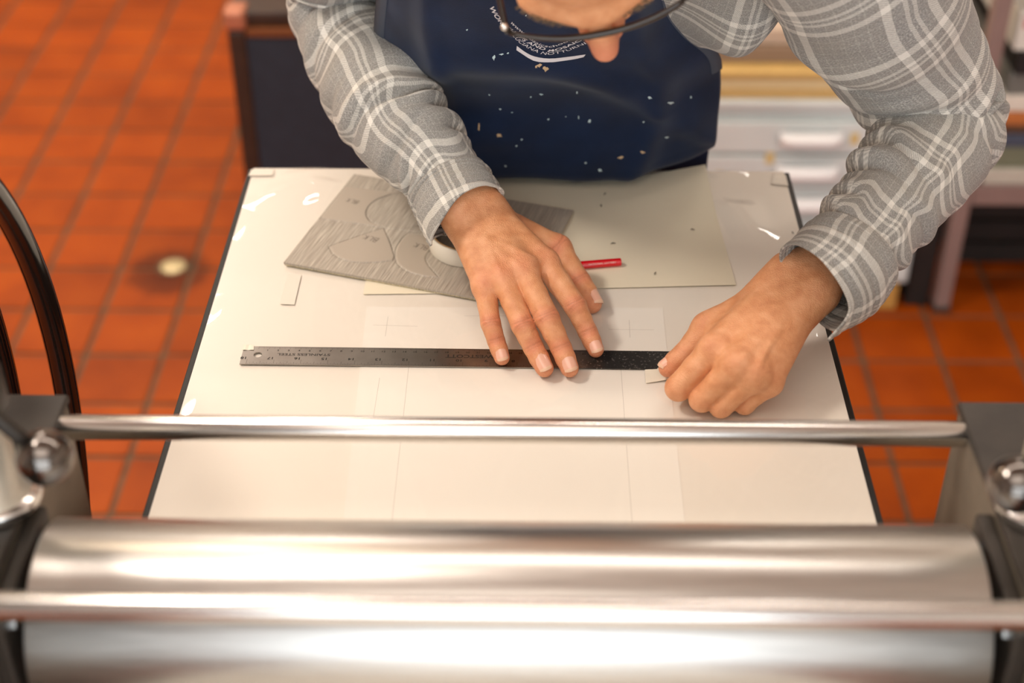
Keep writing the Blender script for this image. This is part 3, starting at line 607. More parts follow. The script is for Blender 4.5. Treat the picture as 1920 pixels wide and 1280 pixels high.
# ================================================================== BACKGROUND FURNITURE
M_cab = simple('chest_paint', srgb(224, 232, 230), 0.5, var=0.05, scale=9); M_pull = simple('white_pull', srgb(252, 252, 252), 0.35)
pc = empty('plan_chest', 'low white plan chest with shallow drawers and white pulls', 'plan chest')
CY = 2.555; CX0, CX1 = -0.05, 0.792
box('carcass', CX0, CX1, CY+0.016, CY+0.62, 0.062, 0.470, M_cab, pc, bev=0.003)
box('top_board', CX0-0.006, CX1+0.006, CY-0.006, CY+0.626, 0.4705, 0.486, M_cab, pc, bev=0.003)
for zc in (0.405, 0.331, 0.2605, 0.187, 0.114):
    d = box('drawer', CX0+0.008, CX1-0.008, CY, CY+0.0155, zc-0.033, zc+0.033, M_cab, pc, bev=0.003)
    for xc in (0.12, 0.552):
        V, F = grid(lambda u, v: (xc-0.060+0.12*u, CY-0.0005-0.030*math.sin(math.pi*(0.05+0.95*v)**0.8)*(1-abs(2*u-1)**8*0.6), zc+0.017-0.034*v), 13, 9)
        hd = obj('drawer_pull', V+[(x, y+0.002, z-0.0015) for x, y, z in V], F+[tuple(i+len(V) for i in f[::-1]) for f in F], M_pull, d)
M_lab = simple('label_paper', srgb(226, 200, 132), 0.8)
for x, z in ((0.628, 0.405), (0.470, 0.362), (0.375, 0.318)): box('label_sticker', x, x+0.016, CY-0.0012, CY-0.0003, z-0.012, z+0.012, M_lab, pc, bev=0)
for x in (CX0+0.03, 0.70): tag(box('wooden_block', x, x+0.075, CY+0.005, CY+0.10, 0.002, 0.0615, simple('pale_block_wood', srgb(196, 148, 74), 0.7, var=0.15, scale=20), None, bev=0.002), 'pale wooden block propping up the plan chest\'s right end' if x > 0.5 else 'pale wooden block propping up the plan chest\'s left end', 'block')
z = 0.4865
for nm, t, c, x0, x1, dy, lab in (('board', 0.016, (206, 172, 112), 0.02, 0.775, 0.004, 'tan board lowest in the pile on the plan chest'), ('board', 0.022, (228, 208, 160), 0.00, 0.76, 0.010, 'cream board second from bottom in the plan chest pile'), ('board', 0.015, (212, 176, 108), 0.03, 0.780, 0.006, 'yellow board in the middle of the plan chest pile'), ('board', 0.030, (150, 126, 104), 0.01, 0.75, 0.045, 'brown board above the yellow one on the plan chest'), ('paper_pile', 0.030, (206, 184, 162), 0.015, 0.77, 0.060, 'pinkish paper bundle topping the plan chest pile')):
    tag(box(nm, x0, x1, CY+dy, CY+0.56, z, z+t, simple(nm, srgb(*c), 0.8, var=0.08, scale=30, stretch=(1, 1, 14)), None, bev=0.003), lab, 'board' if nm == 'board' else 'paper'); z += t+0.0005
M_brown = simple('dark_brown_wood', srgb(84, 62, 44), 0.6, var=0.25, scale=14, stretch=(1, 1, 0.2))
wc = empty('wooden_cupboard', 'dark brown cupboard standing behind the plan chest', 'cupboard')
box('carcass', -0.10, 0.90, 3.27, 3.75, 0.03, 1.45, M_brown, wc, bev=0.006)
for x0, x1 in ((-0.09, 0.395), (0.405, 0.89)):
    d = box('door', x0, x1, 3.250, 3.2695, 0.05, 1.43, M_brown, wc, bev=0.005); obj('knob', *lathe(((x0+0.45) if x0 < 0 else (x1-0.45), 3.2505, 0.75), (0, -1, 0), [(0, 0.006), (0.012, 0.006), (0.018, 0.014), (0.026, 0.012), (0.029, 0.004)], 20), M_dark, d)
for x in (-0.08, 0.82): box('foot', x, x+0.06, 3.28, 3.34, 0.002, 0.0295, M_brown, wc, bev=0.002)

# metal shelf rack at the right
M_rack = simple('rack_enamel', srgb(150, 128, 122), 0.45, 0.2, var=0.06, scale=12)
sr = empty('shelf_rack', 'mauve-grey metal rack loaded with books and boxes', 'shelf')
SX0, SX1, SY0, SY1 = 0.852, 1.75, 2.552, 2.98
for x in (SX0, SX1):
    for y in (SY0, SY1-0.032): box('post', x, x+0.032, y, y+0.032, 0.012, 1.30, M_rack, sr, bev=0.003)
    for y in (SY0, SY1-0.032): box('foot_cap', x-0.003, x+0.035, y-0.003, y+0.035, 0.001, 0.016, M_dark, sr, bev=0.003)
for zz in (0.2615, 0.74, 1.22):
    box('shelf_board', SX0+0.0325, SX1-0.0005, SY0+0.004, SY1-0.004, zz+0.030, zz+0.042, M_rack, sr, bev=0.002); box('front_lip', SX0+0.0325, SX1-0.0005, SY0-0.001, SY0+0.0035, zz, zz+0.042, M_rack, sr, bev=0.001)
z = 0.304
stack = (('portfolio', 0.034, (196, 190, 176), 0.90, 1.50, 0.006, 'pale grey portfolio lowest on the rack\'s lower shelf'), ('portfolio', 0.046, (118, 122, 100), 0.905, 1.52, 0.012, 'grey-green portfolio second from bottom on the rack'), ('picture_book', 0.026, (70, 78, 96), 0.92, 1.46, 0.008, 'slate blue book above the green portfolio on the rack'), ('picture_book', 0.022, (104, 74, 52), 0.91, 1.40, 0.015, 'brown book in the middle of the rack stack'), ('picture_book', 0.026, (188, 112, 56), 0.90, 1.48, 0.005, 'orange book in the rack stack under the white box'), ('flat_box', 0.034, (228, 220, 206), 0.895, 1.20, 0.010, 'white flat box on the orange book'), ('flat_box', 0.044, (112, 112, 106), 0.91, 1.44, 0.012, 'grey flat box on top of the white one'), ('case', 0.046, (20, 18, 18), 0.915, 1.46, 0.004, 'black case near the top of the rack stack'))
for nm, t, c, x0, x1, dy, lab in stack:
    tag(box(nm, x0, x1, SY0+dy, SY0+0.36, z, z+t, simple(nm, srgb(*c), 0.6, var=0.12, scale=25, stretch=(1, 1, 8)), None, bev=0.003), lab, 'book' if 'book' in nm else 'box' if 'box' in nm else nm); z += t+0.0006
e = empty('carton', 'white carton with red print topping the rack stack', 'box'); box('body', 0.905, 1.40, SY0+0.010, SY0+0.30, z, z+0.075, simple('white_card', srgb(222, 218, 208), 0.7), e, bev=0.002)
M_rp = simple('red_print', srgb(190, 40, 44), 0.6)
box('printed_band', 0.915, 0.965, SY0+0.0088, SY0+0.0098, z+0.045, z+0.068, M_rp, e, bev=0)
tag(box('document_box', 1.205, 1.42, SY0+0.012, SY0+0.34, z-0.126-0.0008, z-0.0928, simple('blue_card', srgb(40, 84, 150), 0.5), None, bev=0.003), 'blue box beside the white flat box on the rack', 'box')
# made-up dark crate in place of shade under the rack; dark box beside it
M_box_shade = simple('dark_box_and_shade', srgb(30, 22, 18), 0.7, var=0.2, scale=20)
e = empty('shade_crate', 'dark crate under the rack\'s lowest shelf', 'crate'); cx0, cx1, cy0, cy1 = 0.93, 1.68, 2.74, 2.95
for i in range(4): box('slat', cx0, cx1, cy0, cy0+0.012, 0.004+i*0.055, 0.05+i*0.055, M_box_shade, e, bev=0.002)
for x in (cx0, cx1-0.012): box('end_panel', x, x+0.012, cy0+0.0125, cy1, 0.003, 0.218, M_box_shade, e, bev=0.002)
box('back_panel', cx0+0.0125, cx1-0.0125, cy1-0.012, cy1, 0.003, 0.218, M_box_shade, e, bev=0.002); box('base', cx0+0.0125, cx1-0.0125, cy0+0.0125, cy1-0.0125, 0.003, 0.012, M_box_shade, e, bev=0.001)
tag(box('dark_box', 0.797, 0.846, 2.575, 2.95, 0.002, 0.205, M_box_shade, None, bev=0.004), 'narrow dark box between plan chest and rack post', 'box')

# navy trunk at the left behind the man
M_navy = simple('navy_canvas', srgb(40, 46, 58), 0.75, var=0.10, scale=30, bump=0.2, bscale=300); M_leather = simple('dark_leather', srgb(56, 36, 24), 0.5, var=0.2, scale=40); M_wb = simple('trunk_wood', srgb(120, 66, 26), 0.55, var=0.2, scale=20, stretch=(1, 12, 12)); M_cop = simple('copper_cap', srgb(196, 128, 98), 0.4, 0.4)
tk = empty('trunk', 'dark navy trunk with brown edges standing on the tiles', 'trunk'); tx0, tx1, ty0, ty1 = -0.556, -0.06, 2.60, 3.05
box('body', tx0+0.03, tx1-0.03, ty0+0.006, ty1, 0.02, 0.585, M_navy, tk, bev=0.004)
for x in (tx0, tx1-0.034): box('corner_edge', x, x+0.034, ty0, ty1+0.002, 0.012, 0.60, M_leather, tk, bev=0.006)
box('top_rail', tx0+0.0345, tx1-0.0345, ty0+0.001, ty0+0.03, 0.586, 0.604, M_wb, tk, bev=0.003)
box('lid', tx0+0.002, tx1-0.002, ty0+0.01, ty1-0.002, 0.6045, 0.634, M_leather, tk, bev=0.006)
for x in (tx0-0.004, tx1-0.038): box('corner_cap', x, x+0.042, ty0-0.004, ty0+0.05, 0.6005, 0.640, M_cop, tk, bev=0.008)
for x in (tx0+0.05, tx1-0.09): box('foot', x, x+0.04, ty0+0.03, ty0+0.07, 0.002, 0.0198, M_leather, tk, bev=0.003)
# ================================================================== THE MAN
person = empty('person', 'man in grey plaid shirt and navy apron leaning over the press bed', 'person', loc=(0, 0, 0))
m, nt, b = mat('skin'); at = N(nt, 'ShaderNodeVertexColor'); at.layer_name = 'tint'; geo = N(nt, 'ShaderNodeNewGeometry')
n1 = N(nt, 'ShaderNodeTexNoise', i_Scale=90.0, i_Detail=5.0); L(nt, geo.outputs['Position'], n1.inputs['Vector'])
sp = N(nt, 'ShaderNodeSeparateColor'); L(nt, at.outputs['Color'], sp.inputs[0])
cr = ramp(nt, n1.outputs['Fac'], [(0.25, srgb(208, 140, 95)), (0.5, srgb(222, 157, 111)), (0.75, srgb(233, 172, 128))])
mx = N(nt, 'ShaderNodeMix', data_type='RGBA'); L(nt, sp.outputs[0], mx.inputs[0]); L(nt, cr.outputs[0], mx.inputs[6]); mx.inputs[7].default_value = rgba(srgb(222, 128, 104))
mx2 = N(nt, 'ShaderNodeMix', data_type='RGBA'); L(nt, sp.outputs[1], mx2.inputs[0]); L(nt, mx.outputs[2], mx2.inputs[6]); mx2.inputs[7].default_value = rgba(srgb(150, 92, 58))
L(nt, mx2.outputs[2], b.inputs['Base Color']); b.inputs['Roughness'].default_value = 0.46; b.inputs['Subsurface Weight'].default_value = 0.12; b.inputs['Subsurface Radius'].default_value = (0.008, 0.003, 0.0015); b.inputs['Subsurface Scale'].default_value = 0.6
v1 = N(nt, 'ShaderNodeTexVoronoi', i_Scale=900.0); L(nt, geo.outputs['Position'], v1.inputs['Vector']); n2 = N(nt, 'ShaderNodeTexNoise', i_Scale=260.0, i_Detail=4.0); L(nt, geo.outputs['Position'], n2.inputs['Vector'])
ad = N(nt, 'ShaderNodeMath', operation='ADD'); L(nt, v1.outputs['Distance'], ad.inputs[0]); L(nt, n2.outputs['Fac'], ad.inputs[1])
bp = N(nt, 'ShaderNodeBump', i_Strength=0.45, i_Distance=0.0008); L(nt, ad.outputs[0], bp.inputs['Height']); L(nt, bp.outputs[0], b.inputs['Normal']); M_skin = m
M_nail = simple('fingernail', srgb(238, 184, 160), 0.2, coat=0.5); M_nailtip = simple('nail_edge', srgb(238, 198, 168), 0.25)
def P3(l): return [atz(x, y, BED+z) for x, y, z in l]
def seg_pts(P, R, mids):      # insert slimmer mid-phalanx points
    out = [P[0]]; rr = [R[0]]
    for i in range(len(P)-1):
        out += [(P[i]+P[i+1])/2, P[i+1]]; rr += [mids[i], R[i+1]]
    return out, rr
HANDS = []
def hand(spec, flo, h=0.0009):
    allp = np.vstack([np.array(P3(v)) for v in spec['pts'].values()]); lo = allp.min(0)-0.03; hi = allp.max(0)+0.03
    wr = P3(spec['wrist']); fo = wr[-1]; lo = np.minimum(lo, fo-0.035); hi = np.maximum(hi, fo+0.035); lo[2] = BED-0.002
    base = Field(lo, hi, h)
    side = spec['side']/np.linalg.norm(spec['side'])                 # across the wrist, towards the thumb
    wc = wr[0]; k = 0.012
    for w_ in range(len(wr)-1):
        for s in (-1, 1): base.cone(wr[w_]+side*s*spec['ww'][w_], wr[w_+1]+side*s*spec['ww'][w_+1], spec['wr'][w_], spec['wr'][w_+1], k)
    F_ = {n: P3(v) for n, v in spec['pts'].items()}
    for i, n in enumerate(('index', 'middle', 'ring', 'pinky')):
        c = wc+side*(0.015-0.0105*i); base.cone(c, F_[n][0], 0.0165, spec['mcp'][i], k)
    for a, b_ in (('index', 'middle'), ('middle', 'ring'), ('ring', 'pinky')): base.cone(F_[a][0], F_[b_][0], 0.0095, 0.0095, 0.008)
    th = F_['thumb']; base.cone(th[0], th[1], spec['thr'][0], spec['thr'][1], 0.014)
    for a, b_, r in spec.get('extra', []): base.cone(a, b_, r, r, 0.012)
    out = base.new(); out.f = base.f.copy()
    for n, P in F_.items():
        P = [np.array(p) for p in P]; R = spec['rad'][n]; md = spec['mid'][n]
        if n == 'thumb': P = P[1:]
        pts, rr = seg_pts(P, R, md); g = base.new(); g.chain(pts, rr, 0.0022)
        tip = base.new(); tip.f = smin(base.f, g.f, 0.007); out.f = np.minimum(out.f, tip.f)
    if flo is not None: out.floor(flo)
    V, F = out.mesh(); V = relax(V, F, 2, 0.5); nr = vnormals(V, F)
    red = np.zeros(len(V)); dark = np.zeros(len(V)); disp = np.zeros(len(V))
    view = (CAM-V); view /= np.linalg.norm(view, axis=1, keepdims=True)
    for n, P in F_.items():
        P = [np.array(p) for p in P]
        js = P[1:-1]
        for q, j in enumerate(js):
            i = q+1; ax = P[i+1]-P[i-1]; ax /= np.linalg.norm(ax); d = V-j; s = d@ax; rad_ = np.linalg.norm(d-s[:, None]*ax, axis=1); dors = np.clip((nr@np.array([0, -0.55, 0.84]))*1.5-0.1, 0, 1)
            near_ = np.exp(-(s/0.012)**2)*(rad_ < 0.019)*dors
            red = np.maximum(red, 0.45*spec.get('crease', 1.0)*np.exp(-(s/0.008)**2)*(rad_ < 0.017)*dors)
            crease = [(-0.0034, .5), (-0.0012, 1.0), (0.0012, .9), (0.0036, .55)] if q == 0 and n != 'thumb' else [(-0.0009, 0.8), (0.0011, 0.6)]
            lat = np.cross(ax, [0, -.55, .84]); lt = d@lat
            for c0, am in crease:
                cc = c0+np.sign(c0)*lt*lt*(18 if q == 0 else 8); w_ = np.exp(-((s-cc)/0.0012)**2)*near_*am; disp -= 0.0006*w_*spec.get('crease', 1.0); dark = np.maximum(dark, 0.34*w_*spec.get('crease', 1.0))
        j = P[0]; red = np.maximum(red, 0.30*spec.get('crease', 1.0)*np.exp(-(np.linalg.norm(V-j-np.array([0, -.003, .008]), axis=1)/0.013)**2))
        tipd = np.linalg.norm(V-P[-1], axis=1); red = np.maximum(red, 0.5*np.exp(-(tipd/0.012)**2))
    for a, b_, am in spec.get('tendon', []):                          # raised cords and veins on the back of the hand
        a = np.array(a); b_ = np.array(b_); ab = b_-a; t = np.clip(((V-a)@ab)/(ab@ab), 0, 1); d = V-(a+t[:, None]*ab); d -= nr*np.sum(d*nr, axis=1, keepdims=True)
        disp += am*np.exp(-(np.linalg.norm(d, axis=1)/0.0042)**2)*np.clip(t*6, 0, 1)*np.clip((1-t)*6, 0, 1)*np.clip(nr@np.array([0, -.5, .86]), 0, 1)
    V = V+nr*disp[:, None]; HANDS.append((V, F, red, dark))
    for n in spec['nails']:
        P = F_[n]; a, b_ = np.array(P[-2]), np.array(P[-1]); ax = (b_-a)/np.linalg.norm(b_-a); up_ = spec.get('nup', {}).get(n, np.array([0, -0.45, 0.9])); up_ = up_-ax*(up_@ax); up_ /= np.linalg.norm(up_); lt = np.cross(ax, up_)
        r = spec['rad'][n][-1]; r2 = spec['rad'][n][-2]; ln_ = r*2.0; NV = []; nu, nv = 11, 12
        rc = (r*0.72+0.28*spec['mid'][n][-1])*1.10; b_ = b_-ax*(0.42*r)
        for q in range(nv):
            v = q/(nv-1)
            for p in range(nu):
                u = 2*p/(nu-1)-1; endf = 1-0.25*(abs(u)**2.5)*((2*v-1)**2)
                s = ln_*(v-0.5)*endf+r*0.05; th_ = u*0.80; rr_ = rc*(1.0+0.05*(1-v))
                NV.append(b_+ax*s+up_*(rr_*math.cos(th_)-0.0003-0.0010*max(0, v-0.85)/0.15-0.0008*max(0, abs(u)-0.85)/0.15)+lt*(rr_*0.93*math.sin(th_)))
        NF = [(q*nu+p, q*nu+p+1, (q+1)*nu+p+1, (q+1)*nu+p) for q in range(nv-1) for p in range(nu-1)]
        NAILS.append((NV, NF))
NAILS = []
def tip(a, b_, f): return tuple(np.array(a)+(np.array(b_)-np.array(a))*f)
H1 = dict(pts=dict(index=[(1022, 492, .062), (1079, 574, .041), (1102, 622, .0205), (1117, 655, .0098)], middle=[(981, 506, .066), (1026, 597, .044), (1052, 652, .0225), (1068, 690, .0102)],
                   ring=[(942, 520, .062), (980, 610, .039), (1000, 651, .0215), (1021, 690, .0100)], pinky=[(909, 536, .054), (920, 606, .034), (930, 638, .0205), (941, 670, .0095)],
                   thumb=[(965, 436, .058), (1046, 466, .043), (1086, 528, .023), (1110, 569, .0105)]),
          wrist=[(898, 412, .080), (880, 385, .094), (850, 340, .112)], ww=(0.013, 0.012, 0.006), wr=(0.0185, 0.0185, 0.015), side=np.array([0.88, 0.42, 0.0]), mcp=(0.0128, 0.0130, 0.0125, 0.0115),
          thr=(0.0185, 0.0130),
          rad=dict(index=(.0120, .0107, .0091, .0077), middle=(.0122, .0115, .0097, .0086), ring=(.0117, .0106, .0094, .0085), pinky=(.0106, .0093, .0082, .0074), thumb=(.0132, .0115, .0098)),
          mid=dict(index=(.0114, .0095, .0086), middle=(.0115, .0104, .0094), ring=(.0108, .0098, .0092), pinky=(.0096, .0085, .0080), thumb=(.0116, .0114)), nails=('index', 'middle', 'ring', 'pinky', 'thumb'), nup=dict(thumb=np.array([0.75, -0.1, 0.65])))
H1['tendon'] = [(atz(905, 425, BED+.10), atz(x, y, BED+z+.012), 0.0011) for x, y, z in ((1022, 492, .062), (981, 506, .066), (942, 520, .062))]
hand(H1, BED+0.0021)
H2 = dict(pts=dict(index=[(1338, 655, .056), (1272, 727, .0225), (1300, 716, .0105), (1330, 702, .0105)], middle=[(1382, 684, .057), (1316, 748, .0190), (1342, 734, .0100), (1368, 716, .0105)],
                   ring=[(1414, 703, .050), (1352, 760, .0155), (1378, 744, .0095), (1402, 728, .0100)], pinky=[(1441, 716, .038), (1396, 757, .0130), (1412, 742, .0090), (1430, 730, .0095)],
                   thumb=[(1415, 572, .056), (1325, 616, .043), (1282, 666, .0255), (1252, 690, .0145)]),
          wrist=[(1478, 556, .070), (1506, 530, .078), (1556, 486, .094)], ww=(0.0155, 0.0150, 0.008), wr=(0.0200, 0.0200, 0.016), side=np.array([-0.66, 0.62, 0.1]), mcp=(0.0130, 0.0138, 0.0130, 0.0122),
          thr=(0.0175, 0.0135), crease=0.3,
          rad=dict(index=(.0132, .0120, .0098, .0085), middle=(.0132, .0116, .0098, .0088), ring=(.0124, .0110, .0092, .0085), pinky=(.0112, .0096, .0082, .0075), thumb=(.0135, .0110, .0085)),
          mid=dict(index=(.0124, .0108, .0090), middle=(.0118, .0105, .0092), ring=(.0110, .0100, .0090), pinky=(.0098, .0088, .0078), thumb=(.0115, .0104)), nails=('thumb',), nup=dict(thumb=np.array([-0.35, 0.25, 0.9])))
H2['extra'] = [(atz(1345, 612, BED+.046), atz(1355, 650, BED+.048), .013)]
H2['tendon'] = [(atz(1490, 560, BED+.10), atz(x, y, BED+z+.012), 0.0010) for x, y, z in ((1382, 684, .057), (1414, 703, .050))]+[(atz(1478, 600, BED+.085), atz(1420, 690, BED+.065), 0.0012)]
hand(H2, BED+0.0011)

# outlines of the two sleeves as (one side, other side, height); the arms inside run through their middles
R_ST = [((505, -170), (720, -190), 1.30), ((520, -85), (770, -95), 1.20), ((538, 5), (764, 0), 1.140), ((560, 72), (762, 60), 1.118), ((590, 138), (806, 122), 1.102), ((620, 205), (832, 178), 1.090), ((656, 256), (846, 220), 1.078), ((706, 300), (878, 262), 1.066), ((752, 340), (902, 312), 1.053), ((778, 382), (920, 336), 1.043)]
L_ST = [((1330, -190), (1690, -210), 1.345), ((1420, -85), (1770, -90), 1.280), ((1478, 8), (1810, 12), 1.220), ((1538, 82), (1834, 82), 1.172), ((1606, 152), (1862, 158), 1.126), ((1634, 205), (1878, 216), 1.090), ((1630, 258), (1862, 282), 1.076), ((1606, 305), (1815, 348), 1.069), ((1576, 352), (1766, 408), 1.063), ((1545, 392), (1718, 468), 1.055), ((1508, 432), (1654, 540), 1.045)]
# arms, neck and head of the same body (mostly inside the clothes)
ELR, ELL = atz(640, 45, 1.135), atz(1768, 212, 1.105)
SHR, SHL = np.array([-0.155, 1.30, 1.395]), np.array([0.245, 1.285, 1.40])
HC = np.array([0.0482, 1.1480, 1.3814]); B_ = math.radians(62.5); g_ = math.radians(10.4); d_ = math.radians(7.0)
f0 = np.array([0, -math.cos(B_), -math.sin(B_)]); u0 = np.array([0, -math.sin(B_), math.cos(B_)]); r0 = np.array([1.0, 0, 0])     # nose, crown, image right
hf = f0*math.cos(g_)+r0*math.sin(g_); hr = r0*math.cos(g_)-f0*math.sin(g_); hr, hu = hr*math.cos(d_)+u0*math.sin(d_), u0*math.cos(d_)-hr*math.sin(d_)
def hp(f, u, r=0.0): return HC+hf*f+hu*u+hr*r
bd = Field((-0.30, 1.0, 0.85), (0.52, 1.85, 1.62), 0.0040)
for S_, ST_, n_ in ((SHR, R_ST, 9), (SHL, L_ST, 10)):
    mid_ = [atz((a[0]+b_[0])/2, (a[1]+b_[1])/2, z)+fw*0.006 for a, b_, z in ST_[1:n_]]; bd.chain([S_]+mid_, [0.034]+[0.026]*(len(mid_)-3)+[0.020, 0.017, 0.014], 0.01)
bd.chain([(0.05, 1.64, 0.93), (0.05, 1.55, 1.12), (0.05, 1.42, 1.29), (0.05, 1.30, 1.40)], [0.10, 0.095, 0.10, 0.075], 0.04)
bd.cone(SHR, SHL, 0.055, 0.055, 0.04).cone((0.05, 1.29, 1.40), hp(-0.03, -0.05), 0.056, 0.055, 0.03)
hd = Field(HC-0.17, HC+0.17, 0.0022)
ax3 = (hr, hf, hu)
hd.ell(hp(-0.012, 0.030), ax3, (0.074, 0.096, 0.086), 0.02).ell(hp(0.030, -0.030), ax3, (0.060, 0.062, 0.080), 0.02).ell(hp(0.050, -0.088), ax3, (0.040, 0.040, 0.032), 0.03)
hd.cone(hp(-0.03, -0.06), hp(-0.045, -0.135), 0.054, 0.056, 0.02)
for s in (-1, 1):
    hd.cone(hp(0.086, 0.014, s*0.010), hp(0.068, 0.014, s*0.048), 0.011, 0.010, 0.016).ell(hp(0.062, -0.030, s*0.040), ax3, (0.022, 0.020, 0.020), 0.02)
    hd.cone(hp(0.086, -0.044, s*0.0130), hp(0.100, -0.042, s*0.0105), 0.0080, 0.0078, 0.008)
    hd.ell(hp(-0.012, -0.012, s*0.076), (hr, hf, hu), (0.008, 0.018, 0.030), 0.006)
hd.cone(hp(0.088, 0.004), hp(0.108, -0.030), 0.0085, 0.0105, 0.010).cone(hp(0.106, -0.030), hp(0.114, -0.039), 0.0110, 0.0115, 0.005)
hd.cone(hp(0.086, -0.066, -0.018), hp(0.086, -0.066, 0.018), 0.007, 0.007, 0.008).cone(hp(0.084, -0.077, -0.014), hp(0.084, -0.077, 0.014), 0.0075, 0.0075, 0.007)
V1, F1 = bd.mesh(); V1 = relax(V1, F1, 3); V2, F2 = hd.mesh(); V2 = relax(V2, F2, 2)
noser = 0.75*np.exp(-(np.linalg.norm(V2-hp(0.112, -0.036), axis=1)/0.020)**2)
parts = [(V1, F1, np.zeros(len(V1)), np.zeros(len(V1))), (V2, F2, noser, np.zeros(len(V2)))]+HANDS
V = np.vstack([p[0] for p in parts]); off = np.cumsum([0]+[len(p[0]) for p in parts]); F = np.vstack([p[1]+off[i] for i, p in enumerate(parts)])
body = obj('body', V, F, M_skin, person, col=np.stack([np.concatenate([p[2] for p in parts]), np.concatenate([p[3] for p in parts]), np.zeros(len(V))], 1))
for nv, nf in NAILS:
    no = obj('fingernail', nv, nf, M_nail, body); no.data.materials.append(M_nailtip)
    for p in no.data.polygons: p.material_index = 1 if p.index >= 90 else 0
# hair, eyebrows, eyes
M_hair = simple('dark_hair', srgb(70, 54, 42), 0.6, var=0.35, scale=160, bump=0.6, bscale=300); M_brow = simple('brow_hair', srgb(128, 104, 78), 0.7, var=0.3, scale=300)
hh = Field(HC-0.17, HC+0.17, 0.003); hh.ell(hp(-0.034, 0.040), ax3, (0.083, 0.092, 0.088), 0.02).ell(hp(-0.055, -0.01), ax3, (0.080, 0.062, 0.075), 0.03)
Vh, Fh = hh.mesh(); obj('hair', Vh, Fh, M_hair, body)
for s in (-1, 1):
    tb = []
    for k in range(90):
        t = rng.uniform(0, 1); a = hp(0.086-0.020*t*t, -0.006+rng.uniform(-.005, .005)+0.004*math.sin(3*t), s*(0.014+0.040*t)); dr = hf*rng.uniform(.3, .8)+hr*s*rng.uniform(.2, .9)+hu*rng.uniform(-.3, .4); dr /= np.linalg.norm(dr)
        tb.append(tube([a, a+dr*0.005, a+dr*0.010+hr*s*0.002], [0.0006, 0.0005, 0.0002], 4))
    obj('eyebrow', *merge(*tb), M_brow, body)
    obj('eye', *sphere(hp(0.070, -0.006, s*0.032), 0.0125, 18, 12), simple('eye_white', srgb(230, 226, 220), 0.2), body)

# glasses
M_gl = simple('dark_frame', srgb(38, 29, 22), 0.28, 0.3, coat=0.4); M_pin = simple('hinge_pin', srgb(232, 228, 220), 0.2, 0.8)
def gpt(a, u=0.0): r = a*0.070; return hp(0.104-0.014*abs(a)**2.2, 0.006+u-0.002*abs(a), r)
gl = obj('glasses', *tube([gpt(t) for t in np.linspace(-1, 1, 25)], [0.0030-0.0008*abs(t) for t in np.linspace(-1, 1, 25)], 12), M_gl, person)
for s in (-1, 1):
    rim = [gpt(s*(0.56+0.40*math.cos(a)), -0.020+0.020*math.sin(a) if math.sin(a) < 0.9 else 0) for a in np.linspace(0, 2*math.pi, 33)[:-1]]
    obj('rim', *tube(rim, 0.0015, 8, True), M_gl, gl); c_ = np.mean(np.array(rim), axis=0); obj('lens', [c_+hf*0.0008]+rim, [(0, k+1, (k+1) % 32+1) for k in range(32)], M_film, gl)
    t0 = gpt(s*1.0); obj('temple', *tube([t0, hp(0.082, 0.004, s*0.0725), hp(0.03, 0.004, s*0.0735), hp(-0.015, 0.006, s*0.0765), hp(-0.045, -0.02, s*0.078)], [0.0030, 0.0026, 0.0022, 0.0022, 0.0018], 10), M_gl, gl)
    obj('hinge_pin', *sphere(hp(0.085, 0.0085, s*0.0725), 0.0032, 14, 10), M_pin, gl)
